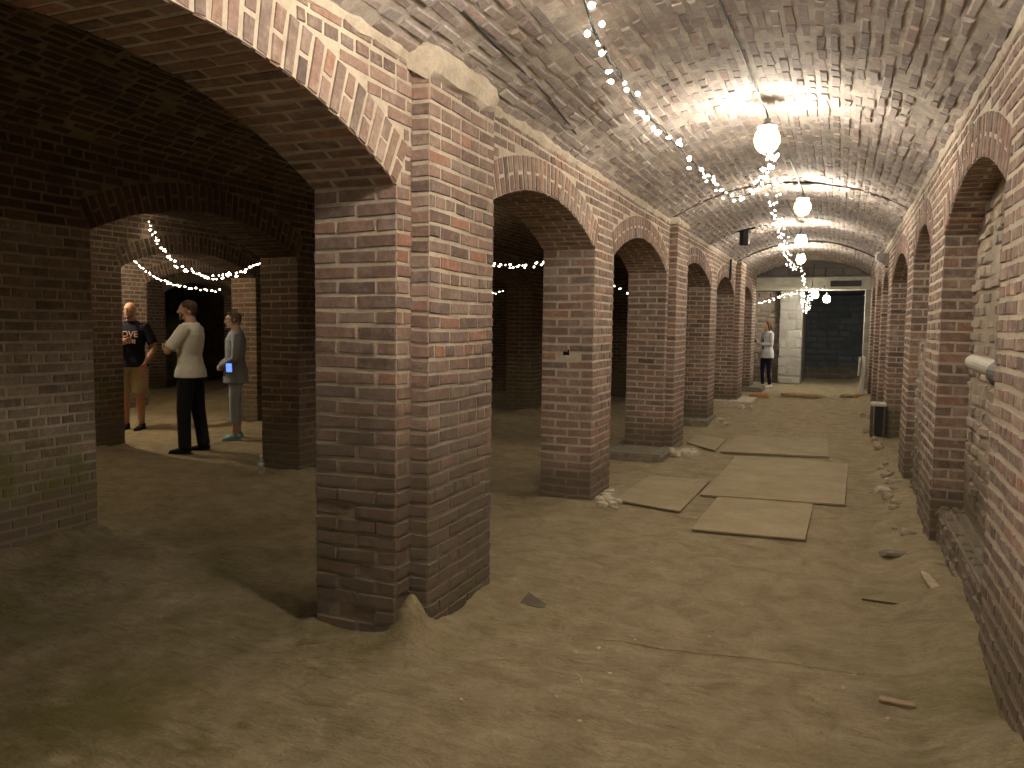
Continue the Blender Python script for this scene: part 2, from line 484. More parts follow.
lay(mb, plane((XR, 0, 0), (0, 1, 0), (0, 0, 1), (-1, 0, 0)), ZS, ZV, spans(ARR, .5, Y_END), header_every=2, gap=.021, d=.0045, dj=.003, jit=.0045)
for A in ARR: arch_bricks(mb, A, XR, -1, DR)
wr = struct(mb.build('wall_right', BR_RIGHT), 'brick wall with blind arches right of the lit passage')
mb = MB()
mb.box(XR + DR, XR + DR + .25, -3.6, Y_END, -.1, ZV + .05, 1)
for j, (a, b) in enumerate(RO):
    def fb(u, v, h, y=0):
        w = .025 * nz(u, v, 3, 4)
        return (XR + DR - h - w, u, v)
    lay(mb, fb, 0, 2.5, lambda p, q, a=a, b=b: [(a, b)], rh=.08, L=.19, gap=.020, d=.010, dj=.010, e=.010, jit=.009, Lj=.06)
    # lower bench of rubble in the recess
    zt = {0: .30, 1: 1.42}.get(j, 0)
    if zt:
        y0, y1 = (a + .0, b) if j == 0 else (a, b - .35)
        mb.box(XR + .05, XR + DR, y0 + .01, y1, -.05, zt, 1)
        lay(mb, plane((XR + .05, 0, 0), (0, 1, 0), (0, 0, 1), (-1, 0, 0)), 0, zt, lambda p, q: [(y0, y1)], rh=.085, L=.17, gap=.022, d=.010, dj=.010, e=.010, jit=.010, Lj=.06)
        lay(mb, plane((XR + .05, 0, zt), (0, 1, 0), (1, 0, 0), (0, 0, 1)), 0, .14, lambda p, q: [(y0, y1)], rh=.07, L=.15, gap=.015, d=.009, dj=.009, e=.01, jit=.01, Lj=.05)
struct(mb.build('wall_rubble_infill', BR_RUBBLE), 'rough rubble masonry filling the blind arches of the right wall')

# vaults
def vault(xa, xb, ya, yb, ybr0, ybr1, mats, name, lab, rise=.36, segs=None, rough=1.0, missp=.0):
    w = (xb - xa) / 2; xm = (xa + xb) / 2
    R = (w * w + rise * rise) / (2 * rise); a = math.asin(w / R); cz = ZV + rise - R
    Ls = 2 * a * R
    segs = segs or [(ya, yb, 0)]
    mb = MB()
    for (s0, s1, dz) in segs:
        def fm(u, v, h, dz=dz):       # u along y, v across the arc
            an = -a + v / R
            wob = .016 * rough * nz(u, v, 1, 1.1) + .006 * rough * nz(u, v, 9, 5)
            rr = R - h + wob + dz * math.cos(an * 1.4)
            return (xm + rr * math.sin(an), u, cz + rr * math.cos(an))
        nu = max(2, int((s1 - s0) / .25))
        grid(mb, fm, s0, s1, 0, Ls, nu, 24, 1, 0.0)
        # end lip of a vault section
        lay(mb, fm, 0, Ls, lambda p, q: [(max(s0, ybr0) + .003, min(s1, ybr1) - .003)] if min(s1, ybr1) > max(s0, ybr0) else [],
            rh=.074, L=.20, gap=.021, d=.0065, dj=.006, e=.008, jit=.0095, Lj=.07, missp=missp)
    # solid fill above
    mb2 = mb
    o = mb.build(name, mats)
    struct(o, lab)
    return o
vault(XL, XR, -3.6, Y_END + .4, .8, Y_END + .4, BR_VAULT, 'ceiling', 'brick barrel vault over the lit passage',
      segs=[(-3.6, 3.30, .0), (3.30, 9.42, .02), (9.42, 12.6, .0), (12.6, 15.95, .03), (15.95, Y_END + .4, .0)], missp=.035)
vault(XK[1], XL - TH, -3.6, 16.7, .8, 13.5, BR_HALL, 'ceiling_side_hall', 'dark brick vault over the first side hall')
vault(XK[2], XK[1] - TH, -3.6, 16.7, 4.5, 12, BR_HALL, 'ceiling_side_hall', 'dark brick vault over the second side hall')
vault(XK[3], XK[2] - TH, -3.6, 16.7, 7, 12.5, BR_WALL, 'ceiling_side_hall', 'brick vault over the third side hall')
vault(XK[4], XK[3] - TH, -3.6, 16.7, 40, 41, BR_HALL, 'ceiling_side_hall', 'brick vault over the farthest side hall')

def fillet(x, nx, y0, y1, nm, lab):
    mb = MB(); n = int((y1 - y0) / .045); seg = 8; vs = []
    for i in range(n + 1):
        y = y0 + (y1 - y0) * i / n
        pil = any(k in (2, 4, 6) and a + .1 < y < b for k, (a, b) in enumerate(PIERS)) and nx > 0
        big = (.030 if (pil and y < 5) else 0) + .012 * (1 + nz(y, x, 1, .8))
        rr = .012 + big + .022 * abs(nz(y, x, 0, 4)) + .010 * nz(y, x, 5, 13)
        for k in range(seg):
            an = 2 * PI * k / seg
            q = rr * (1 + .35 * nz(y * 3, k * 1.3, x, 2.2))
            vs.append((x + nx * ((PIL if pil else 0) - .012) + nx * q * math.cos(an), y, ZV - .006 - (.02 if pil and y < 5 else 0) + q * 1.5 * math.sin(an)))
    mb.add(vs, [(i * seg + k, i * seg + (k + 1) % seg, (i + 1) * seg + (k + 1) % seg, (i + 1) * seg + k) for i in range(n) for k in range(seg)], 0)
    struct(mb.build(nm, [BR_WALL[1]], smooth=False), lab)
fillet(XL, 1, .8, Y_END, 'trim_springing', 'ragged mortar along the top of the left arcade wall')
fillet(XR, -1, .8, Y_END, 'trim_springing', 'ragged mortar along the top of the right wall')
# roof, rear and outer walls closing the cellar
mb = MB(); mb.box(-17.5, 1.2, -3.9, 27, 3.4, 3.6, 1)
struct(mb.build('ceiling_slab', BR_HALL), 'solid roof above the vaults')
mb = MB(); mb.box(-17.5, 1.2, -3.9, -3.6, -.1, 3.4, 1)
lay(mb, plane((0, -3.6, 0), (1, 0, 0), (0, 0, 1), (0, 1, 0)), 0, ZV, lambda p, q: [(XL, XR)])
struct(mb.build('wall_rear', BR_WALL), 'brick wall closing the cellar behind the viewer')
mb = MB(); mb.box(-17.5, XL - TH, 16.7, 17.0, -.1, 3.4, 1)
lay(mb, plane((0, 16.7, 0), (1, 0, 0), (0, 0, 1), (0, -1, 0)), 0, ZV, lambda p, q: [(-12, XL - TH)])
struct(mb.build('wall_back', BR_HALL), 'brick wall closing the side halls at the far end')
mb = MB(); mb.box(-17.8, -17.3, -3.9, 17, -.1, 3.4, 1)
lay(mb, plane((-17.3, 0, 0), (0, 1, 0), (0, 0, 1), (1, 0, 0)), 0, ZV, lambda p, q: [(9, 16)])
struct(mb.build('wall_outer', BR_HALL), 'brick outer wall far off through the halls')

# ------------------------------------------------------------------ floor
RECTS = [(XK[k] - TH, XK[k] + (PIL if (k == 0 and i in (2, 4, 6)) else 0), a, b) for k in range(4) for i, (a, b) in enumerate(PIERS) if i >= 1]
BOARDS = [(-.97, -.15, 5.89, 7.2), (-1.11, .15, 7.16, 9.62), (-1.29, -.06, 9.76, 11.55), (-1.76, -1.13, 6.44, 7.9), (-1.8, -1.36, 9.83, 11.2)]
def sm(t): t = max(0, min(1, t)); return t * t * (3 - 2 * t)
def fz(x, y):
    # boards lie in the middle of the passage on flatter earth
    flat = 1.0
    for (xa, xb, ya, yb) in BOARDS:
        q = max(max(xa - x, 0, x - xb), max(ya - y, 0, y - yb))
        if q < .12: flat = min(flat, .22 + .78 * sm(q / .12))
    z = (.020 * nz(x, y, 0, 1.1) + .013 * nz(x, y, 5, 3.1) + .010 * nz(x, y * 1.6, 8, 7) + .006 * nz(x, y, 2, 15)) * flat - .010
    q = (x + 1.865) ** 2 + (y - 3.25) ** 2
    if q < .06: z += .17 * math.exp(-q / .006)
    m = 0
    for (xa, xb, ya, yb) in RECTS:
        dx = max(xa - x, 0, x - xb); dy = max(ya - y, 0, y - yb)
        q = dx * dx + dy * dy
        if q < .25: m = max(m, math.exp(-q / .016) * (.045 + .05 * nz(x, y, 4, 3)))
    z += m
    e = max(0, x - (XR - .32)) / .32
    if x > XR - .32 and x < XR + .3: z += (.075 + .07 * sm((5.8 - y) / .8)) * sm(e) * (1 + .8 * nz(x, y, 6, 2.5))
    if y > 18.1 and x > -2.3: z += .05 * sm((y - 18.15) / .3)
    return z
def floor_grid(mb, x0, x1, y0, y1, st):
    nx = round((x1 - x0) / st); ny = round((y1 - y0) / st)
    vs = []
    for j in range(ny + 1):
        y = y0 + (y1 - y0) * j / ny
        for i in range(nx + 1):
            x = x0 + (x1 - x0) * i / nx
            vs.append((x, y, fz(x, y)))
    mb.add(vs, [(j * (nx + 1) + i, j * (nx + 1) + i + 1, (j + 1) * (nx + 1) + i + 1, (j + 1) * (nx + 1) + i) for j in range(ny) for i in range(nx)], 0)
mb = MB()
floor_grid(mb, -5.2, .9, .9, 6.3, .022)
floor_grid(mb, -5.2, .9, 6.3, 8.1, .03)
floor_grid(mb, -5.2, .9, 8.1, 18.0, .06)
floor_grid(mb, -5.2, 3.0, 18.0, 27.0, .10)
floor_grid(mb, -11.5, -5.2, 3.0, 12.0, .05)
floor_grid(mb, -17.5, -5.2, 12.0, 17.0, .2)
floor_grid(mb, -17.5, -11.5, -3.6, 12.0, .2)
floor_grid(mb, -11.5, -5.2, -3.6, 3.0, .2)
floor_grid(mb, -5.2, .9, -3.6, .9, .2)
struct(mb.build('floor', DIRT, smooth=True), 'trodden dirt floor')

# boards on the floor
def board(pts, z, th, lab, mat=BOARD, grp='dusty boards on the floor'):
    bury = mat is BURIED
    bm = MB(); cx = sum(p[0] for p in pts) / 4; cy = sum(p[1] for p in pts) / 4
    n = 30 if bury else 10; top = []
    def P(s, t, zz):
        a = [pts[0][k] * (1 - s) + pts[1][k] * s for k in (0, 1)]; b = [pts[3][k] * (1 - s) + pts[2][k] * s for k in (0, 1)]
        q = [a[k] * (1 - t) + b[k] * t for k in (0, 1)]
        if bury: return (q[0] + .006 * nz(q[0], q[1], 0, 5), q[1] + .006 * nz(q[0], q[1], 4, 5), fz(q[0], q[1]) + zz - .003)
        return (q[0] + .004 * nz(q[0], q[1], 0, 9), q[1] + .004 * nz(q[0], q[1], 4, 9), z + zz + .005 * nz(q[0], q[1], 3, 1.2))
    for zz in (th, 0):
        top += [P(i / n, j / n, zz) for j in range(n + 1) for i in range(n + 1)]
    m = n + 1; o = m * m
    fs = [(j * m + i, j * m + i + 1, (j + 1) * m + i + 1, (j + 1) * m + i) for j in range(n) for i in range(n)]
    fs += [(o + j * m + i, o + (j + 1) * m + i, o + (j + 1) * m + i + 1, o + j * m + i + 1) for j in range(n) for i in range(n)]
    for i in range(n):
        fs += [(i, o + i, o + i + 1, i + 1), (n * m + i, n * m + i + 1, o + n * m + i + 1, o + n * m + i),
               (i * m, (i + 1) * m, o + (i + 1) * m, o + i * m), (i * m + n, o + i * m + n, o + (i + 1) * m + n, (i + 1) * m + n)]
    bm.add(top, fs)
    ob = bm.build('floor_board', mat, loc=(cx, cy, z)); thing(ob, lab, 'board', grp)
    return ob
board([(-.97, 5.89), (-.17, 5.96), (-.15, 7.20), (-.95, 7.13)], .002, .013, 'small square board lying nearest in the run of bare floor boards')
board([(-1.11, 7.16), (.10, 7.31), (.15, 9.62), (-1.07, 9.50)], .001, .014, 'largest tan board on the floor, in the middle of the passage')
board([(-1.29, 9.76), (-.06, 9.98), (-.09, 11.55), (-1.26, 11.35)], .002, .02, 'tan board beyond the largest one, its near edge raised over a dark gap')
board([(-1.76, 6.62), (-1.16, 6.44), (-1.13, 7.85), (-1.74, 7.90)], .002, .013, 'board lying beside the rubble at the foot of the second pier')
board([(-1.80, 10.35), (-1.36, 9.83), (-1.36, 10.90), (-1.80, 11.2)], .002, .015, 'small board tucked against the third pier')
board([(-1.02, 3.62), (.17, 3.76), (.05, 5.50), (-1.12, 5.36)], -.004, .008, 'earth-covered board outlined by a faint crack in the middle floor', BURIED)
board([(-.90, 1.95), (.28, 2.10), (.19, 3.71), (-1.0, 3.57)], -.004, .008, 'earth-covered board nearest the bottom edge of the view', BURIED)

# ------------------------------------------------------------------ end of the passage
mb = MB()
def tymp(u, v, h): return (u, Y_END + .42 - h, v)
mb.box(XL - .05, XR + .25, Y_END + .42, Y_END + .7, 2.64, 3.4, 1)
lay(mb, tymp, 2.64, 3.16, lambda p, q: [(XL, XR)], rh=.17, L=.42, gap=.02, d=.012, dj=.01, e=.012, jit=.01, Lj=.1)
struct(mb.build('wall_tympanum', brick_mats('plastered_stone', [(.22, .20, .175), (.26, .235, .205), (.30, .27, .24)], (.25, .22, .19), (.20, .18, .155), .01, 0, .5)), 'grey stone infill between the vault and the concrete beam')
mb = MB()
bx = (XL + XR) / 2; yb0, yb1 = Y_END - .02, Y_END + .42
mb.box(XL - .04, XR + .02, yb0, yb1, 2.66, 2.74)       # upper flange
mb.box(XL - .04, XR + .02, yb0, yb1, 2.45, 2.52)       # lower flange
mb.box(XL - .04, -.25, yb0 + .02, yb1, 2.515, 2.665)       # encased half
mb.box(-.26, .45, yb0 + .16, yb1, 2.515, 2.665, 1)          # recessed web: dark panel, its colour deepened to stand in for shade
mb.box(.42, XR + .02, yb0 + .02, yb1, 2.515, 2.665)
o = mb.build('concrete_beam', [CONC, simple('dark_shaded_web', (.10, .095, .08), .9)], loc=(bx, Y_END, 2.45)); o['kind'] = 'structure'; o['label'] = 'pale concrete beam spanning the end of the passage'
# right abutment below the beam (pale post) and left pilaster behind the last pier
mb = MB()
mb.box(.52, XR + .3, Y_END, Y_END + .55, -.1, 2.46, 1)
lay(mb, plane((0, Y_END, 0), (1, 0, 0), (0, 0, 1), (0, -1, 0)), 0, 2.45, lambda p, q: [(.52, XR + .02)], rh=.15, L=.3)
lay(mb, plane((.52, 0, 0), (0, 1, 0), (0, 0, 1), (-1, 0, 0)), 0, 2.45, lambda p, q: [(Y_END, Y_END + .55)], rh=.15, L=.3)
struct(mb.build('wall_abutment', BR_STONE), 'pale stone jamb at the right of the end opening')
# stone wall beyond: brown rubble, then whitish stone pier
mb = MB()
mb.box(-4.2, -1.50, 22.6, 23.0, -.1, 3.0, 1)
def rub(u, v, h): return (u, 22.6 - h - .03 * nz(u, v, 2, 3), v)
niche = lambda u, v: abs(u + 1.62) < .07 and 2.02 < v < 2.24
lay(mb, rub, 0, 2.5, lambda p, q: [(-3.2, -1.52)], rh=.14, L=.28, gap=.025, d=.03, dj=.02, e=.02, jit=.02, Lj=.09, miss=niche)
mb.box(-4.4, -4.2, 17.0, 23.0, -.1, 3.0, 1); mb.box(-4.2, XL - TH, 16.9, 17.1, -.1, 3.0, 1)
struct(mb.build('wall_end_rubble', BR_RUBBLE), 'brown rubble wall behind the woman in the pale cardigan')
mb = MB()
mb.box(-1.50, -.93, 22.3, 25.4, -.1, 3.0, 1)
def wst(u, v, h): return (u, 22.3 - h - .025 * nz(u, v, 7, 2.5), v)
lay(mb, wst, 0, 2.5, lambda p, q: [(-1.50, -.93)], rh=.24, L=.40, gap=.03, d=.02, dj=.02, e=.03, jit=.035, Lj=.15)
o = mb.build('stone_pier', BR_STONE, loc=(-1.2, 22.5, 0)); thing(o, 'whitish rough stone pier beside the dark opening at the end', 'pillar')
mb = MB()
mb.box(-1.5, 3.2, 25.4, 25.8, -.1, 3.0, 1)
def dst(u, v, h): return (u, 25.4 - h - .05 * nz(u, v, 4, 2), v)
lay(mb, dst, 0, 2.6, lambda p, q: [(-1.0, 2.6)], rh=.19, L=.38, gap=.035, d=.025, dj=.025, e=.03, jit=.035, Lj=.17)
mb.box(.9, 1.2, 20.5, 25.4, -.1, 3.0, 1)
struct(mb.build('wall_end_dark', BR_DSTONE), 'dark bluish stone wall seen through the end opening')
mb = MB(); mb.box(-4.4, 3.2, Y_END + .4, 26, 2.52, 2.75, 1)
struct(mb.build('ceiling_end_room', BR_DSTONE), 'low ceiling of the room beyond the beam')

# ------------------------------------------------------------------ lamps
GLOBE_HOT = emis('lit_globe_bright', (1.0, .90, .76), 115)
def lamp(x, y, z, ytop, lab, ceil=3.13, r=.078, gm=None):
    t = empty('caged_lamp', (x, y, ceil))
    thing(t, lab, 'lamp', 'bare caged bulbs hung along the vault')
    g = MB(); g.ball((x, y, z), r, r, r * 1.12, 12, 8); g.build('globe', gm or GLOBE, t, (x, y, z), smooth=True)
    s = MB(); s.tube([(x, y, z + r * 1.0), (x, y, z + r * 1.25), (x, y, z + r * 1.3), (x, y, z + r * 1.9)], [r * .5, r * .5, r * .34, r * .28], 10)
    so = s.build('socket', GREYM, t, (x, y, z))
    s = MB(); s.tube([(x, y, z + r * 1.16), (x, y, z + r * 1.24), (x, y, z + r * 1.55)], [r * .92, r * .86, r * .35], 14); s.build('cap', GREYM, so, (x, y, z))  # cage top, widened to block light going straight up to the vault
    c = MB(); rc = r * 1.13
    for k in range(6):
        an = k * PI / 3 + .2
        pts = [(x + rc * math.sin(p) * math.cos(an), y + rc * math.sin(p) * math.sin(an), z + rc * 1.15 * math.cos(p)) for p in [.45 + i * .31 for i in range(9)]]
        c.tube(pts, .0022, 4)
    for p in (1.2, 2.1):
        c.tube([(x + rc * math.sin(p) * math.cos(a), y + rc * math.sin(p) * math.sin(a), z + rc * 1.15 * math.cos(p)) for a in [i * PI / 8 for i in range(17)]], .0022, 4)
    c.build('cage', BRASS, t, (x, y, z))
    w = MB()
    w.tube([(x, y, z + r * 1.8), (x, y, z + r * 2.1), (x - .01, y - .06, z + .20), (x - .03, y - .35, 3.085), (x - .05, y - .9, ceil - .01), (x - .07, ytop, ceil - .005)], .0065, 6)
    w.build('cord', CABLE, t, (x, y, z))
    return t
lamp(-.54, 6.02, 2.88, 3.9, 'large bright caged bulb hanging nearest, in front of the swag of fairy lights')
lamp(-.44, 9.43, 2.88, 7.9, 'second caged bulb along the vault, right of the string of fairy lights')
lamp(-.61, 13.05, 2.88, 10.5, 'third caged bulb along the vault, directly above the fourth')
lamp(-.76, 16.41, 2.88, 13.8, 'fourth caged bulb, just above the end of the long fairy light string')
lamp(-.60, 2.45, 2.93, .6, 'caged bulb hanging just above the top edge of the view', gm=GLOBE_HOT)
lamp(-.60, -1.6, 2.90, -3, 'caged bulb hanging behind the viewer')
lamp(-.60, 20.75, 2.36, 20.5, 'left one of two bare bulbs glowing below the concrete beam', ceil=2.5)
lamp(-.33, 20.85, 2.26, 20.6, 'right one of two bare bulbs glowing below the concrete beam', ceil=2.5)

# ------------------------------------------------------------------ fairy lights
def catmull(P, n):
    P = [Vector(p) for p in P]; out = []
    Q = [P[0] * 2 - P[1]] + P + [P[-1] * 2 - P[-2]]
    for i in range(1, len(Q) - 2):
        for k in range(n):
            t = k / n
            out.append(.5 * ((2 * Q[i]) + (-Q[i - 1] + Q[i + 1]) * t + (2 * Q[i - 1] - 5 * Q[i] + 4 * Q[i + 1] - Q[i + 2]) * t * t + (-Q[i - 1] + 3 * Q[i] - 3 * Q[i + 1] + Q[i + 2]) * t ** 3))
    out.append(P[-1]); return out
def bulb_mesh(r, mat, name='bulb'):
    me = bpy.data.meshes.new(name)
    # small pointed mini-lamp: an octagonal bud with a tip
    vs = []; fs = []
    prof = [(0, -.9), (.55, -.5), (.72, 0), (.5, .6), (0, 1.5)]
    vs.append((0, 0, prof[0][1] * r))
    for (a, z) in prof[1:-1]:
        for k in range(6): vs.append((a * r * math.cos(k * PI / 3), a * r * math.sin(k * PI / 3), z * r))
    vs.append((0, 0, prof[-1][1] * r)); n = len(vs) - 1
    for k in range(6):
        k2 = (k + 1) % 6
        fs.append((0, 1 + k2, 1 + k)); fs.append((1 + k, 1 + k2, 7 + k2, 7 + k)); fs.append((7 + k, 7 + k2, 13 + k2, 13 + k)); fs.append((13 + k, 13 + k2, n))
    me.from_pydata(vs, [], fs); me.materials.append(mat); me.update(); return me
def fairy(P, nb, r, spread, lab, mat=BULB, cable=.004, skip=0, star=False, clusters=1, cm=CABLE):
    path = catmull(P, 10)
    t = empty('fairy_lights', path[0]); thing(t, lab, 'string lights', 'strings of fairy lights')
    w = MB(); w.tube(path, cable, 5)
    # short wire twist around the main cable
    w.tube([p + Vector((random.uniform(-1, 1), random.uniform(-1, 1), random.uniform(-1, 1))) * spread * .35 for p in path], cable * .6, 4)
    w.build('cable', cm, t, tuple(path[0]))
    me = bulb_mesh(r, mat)
    L = [0]
    for a, b in zip(path[:-1], path[1:]): L.append(L[-1] + (b - a).length)
    for k in range(nb):
        s = skip + (L[-1] - skip) * (k + .5) / nb + random.uniform(-.3, .3) * L[-1] / nb
        s = min(max(s, 0), L[-1] - 1e-4)
        i = next(i for i in range(len(L) - 1) if L[i + 1] > s)
        p = path[i].lerp(path[i + 1], (s - L[i]) / (L[i + 1] - L[i]))
        p = p + Vector((random.uniform(-1, 1), random.uniform(-.6, .6), random.uniform(-1, .6))) * spread
        o = bpy.data.objects.new('bulb', me); C.objects.link(o); o.parent = t
        o.location = p - path[0]; o.rotation_euler = (random.uniform(-2, 2), random.uniform(-2, 2), random.uniform(0, 6))
        sc = random.uniform(.8, 1.25); o.scale = (sc, sc, sc)
    return t
# along the main vault: a cable fixed under the vault that ends in a swag at the first lamp
fairy([(-1.00, 2.9, 2.99), (-1.10, 3.42, 2.965), (-1.19, 4.05, 2.96), (-1.25, 5.30, 2.945), (-1.19, 6.3, 2.90), (-1.13, 6.9, 2.85)], 25, .019, .05,
      'fairy lights on a thick black cable running up the near left side of the vault', cable=.007)
fairy([(-1.13, 6.9, 2.85), (-1.06, 7.25, 2.77), (-.93, 7.45, 2.71), (-.78, 7.35, 2.73), (-.62, 6.95, 2.83), (-.54, 6.55, 2.88), (-.53, 6.3, 2.84)], 52, .0135, .04,
      'thick bright swag of fairy lights drooping just below the nearest bulb')
fairy([(-.53, 6.5, 2.75), (-.60, 7.5, 2.72), (-.67, 9.06, 2.70), (-.72, 10.6, 2.70), (-.78, 12.3, 2.70), (-.84, 14.0, 2.69), (-.86, 15.3, 2.66), (-.80, 16.2, 2.72)], 70, .0105, .06,
      'long string of fairy lights receding from the nearest bulb to the fourth bulb', cable=.003, cm=WCABLE)
fairy([(-.78, 16.5, 2.78), (-.76, 17.8, 2.66), (-.80, 19.0, 2.62), (-.80, 19.9, 2.52)], 14, .012, .03,
      'short sparse string of fairy lights linking the fourth bulb to the beam', cable=.003, cm=WCABLE)
fairy([(-1.90, 19.9, 2.12), (-1.7, 19.9, 2.17), (-1.4, 19.9, 2.25), (-1.1, 19.9, 2.35), (-.85, 19.95, 2.42), (-.6, 19.9, 2.44), (-.40, 19.85, 2.43)], 44, .0098, .05,
      'string of fairy lights slanting across the opening above the woman in the pale cardigan', cable=.003, cm=WCABLE)
fairy([(-.86, 19.9, 2.44), (-.84, 19.95, 2.2), (-.79, 19.95, 1.96), (-.74, 19.95, 1.98), (-.70, 19.95, 2.2), (-.66, 19.9, 2.42)], 54, .0098, .055,
      'bundle of fairy lights hanging straight down from the beam', cable=.003, cm=WCABLE)
# in the side halls
fairy([(-8.0, 7.40, 2.75), (-7.72, 7.28, 2.45), (-7.15, 7.08, 2.16), (-6.55, 6.88, 2.03), (-6.1, 6.72, 2.03), (-5.75, 6.6, 2.07), (-5.52, 6.52, 2.14)], 60, .0125, .035,
      'upper bright swag of fairy lights above the man in the white shirt', cable=.003)
fairy([(-10.9, 9.7, 2.55), (-10.2, 9.35, 2.31), (-9.4, 9.0, 2.10), (-8.8, 8.75, 2.02), (-8.2, 8.6, 1.96), (-7.9, 8.5, 1.95)], 34, .013, .02,
      'lower fairy light string sloping behind the man in the white shirt', cable=.003)
fairy([(-4.95, 10.1, 2.55), (-4.55, 10.05, 2.39), (-4.1, 10.0, 2.33), (-3.8, 10.0, 2.36), (-3.55, 10.0, 2.46)], 34, .014, .03,
      'short swag of fairy lights glimpsed through the arch right of the big near pier', cable=.003, mat=BULB2)
fairy([(-7.8, 13.6, 2.6), (-7.0, 13.7, 2.18), (-6.3, 13.8, 2.10), (-5.5, 13.9, 2.3)], 30, .015, .03,
      'dim fairy light string farther back behind the short swag', cable=.003, mat=BULB2)
fairy([(-3.2, 11.2, 2.2), (-2.95, 11.2, 2.06), (-2.75, 11.3, 2.0), (-2.5, 11.4, 2.1)], 8, .015, .02,
      'few fairy lights showing at the edge of the third arch', cable=.003, mat=BULB2)

# ------------------------------------------------------------------ people
def remesh(o, vox, it=3, fac=.5):
    m = o.modifiers.new('skin', 'REMESH'); m.mode = 'VOXEL'; m.voxel_size = vox; m.use_smooth_shade = True
    s = o.modifiers.new('soften', 'SMOOTH'); s.factor = fac; s.iterations = it
def skin_mat(name, col):
    m, nt, b = base(name, .55)
    f = noisen(nt, 25, 4)
    nt.links.new(mixc(nt, .25, (*col, 1), ramp(nt, f, [(.3, tuple(c * .8 for c in col)), (.7, tuple(min(1, c * 1.15) for c in col))])), b.inputs['Base Color'])
    b.inputs['Subsurface Weight'].default_value = .08
    return m
def cloth(name, col, scale=14, var=.25):
    m, nt, b = base(name, .9)
    f = noisen(nt, scale, 5, .6, dist=1.0)
    nt.links.new(mixc(nt, var, (*col, 1), ramp(nt, f, [(.3, tuple(c * .6 for c in col)), (.7, tuple(min(1, c * 1.3) for c in col))])), b.inputs['Base Color'])
    bump(nt, b, f, .5, .02, noisen(nt, 260, 2), .2, .001)
    return m
def hand(mb, wrist, d, nrm, side, curl=.5, s=1.0, mi=0):
    """palm, four unequal bent fingers and a thumb; d = way the hand points, nrm = out of the palm"""
    d = Vector(d).normalized(); nrm = Vector(nrm); nrm = (nrm - d * nrm.dot(d)).normalized(); x = d.cross(nrm) * side
    W = Vector(wrist)
    P = lambda a, b, c: W + x * (a * s) + d * (b * s) + nrm * (c * s)
    mb.tube([P(0, -.01, 0), P(0, .02, 0), P(0, .055, 0), P(.002, .09, 0)], [(.026 * s, .019 * s), (.036 * s, .018 * s), (.042 * s, .016 * s), (.040 * s, .014 * s)], 10, mi, up=x)
    for k, (ox, ln) in enumerate(((.031, .070), (.011, .079), (-.010, .074), (-.030, .060))):
        c = curl * (1 + .08 * k)
        p = [P(ox, .082, 0)]; an = 0
        for seg, q in enumerate((.45, .32, .26)):
            an += c * (.7, .9, .6)[seg]
            p.append(p[-1] + (d * math.cos(an) + nrm * math.sin(an) + x * ox * 1.2) * (ln * q * s))
        mb.tube(p, [.0095 * s, .009 * s, .0082 * s, .0065 * s], 7, mi)
    t0 = P(.030, .025, .004)
    t1 = t0 + (x * .75 + d * .6 + nrm * .25).normalized() * .036 * s
    t2 = t1 + (x * .35 + d * .85 + nrm * (.2 + curl * .4)).normalized() * .030 * s
    t3 = t2 + (x * .05 + d * .9 + nrm * (.3 + curl * .5)).normalized() * .024 * s
    mb.tube([t0, t1, t2, t3], [.014 * s, .012 * s, .0105 * s, .008 * s], 8, mi)
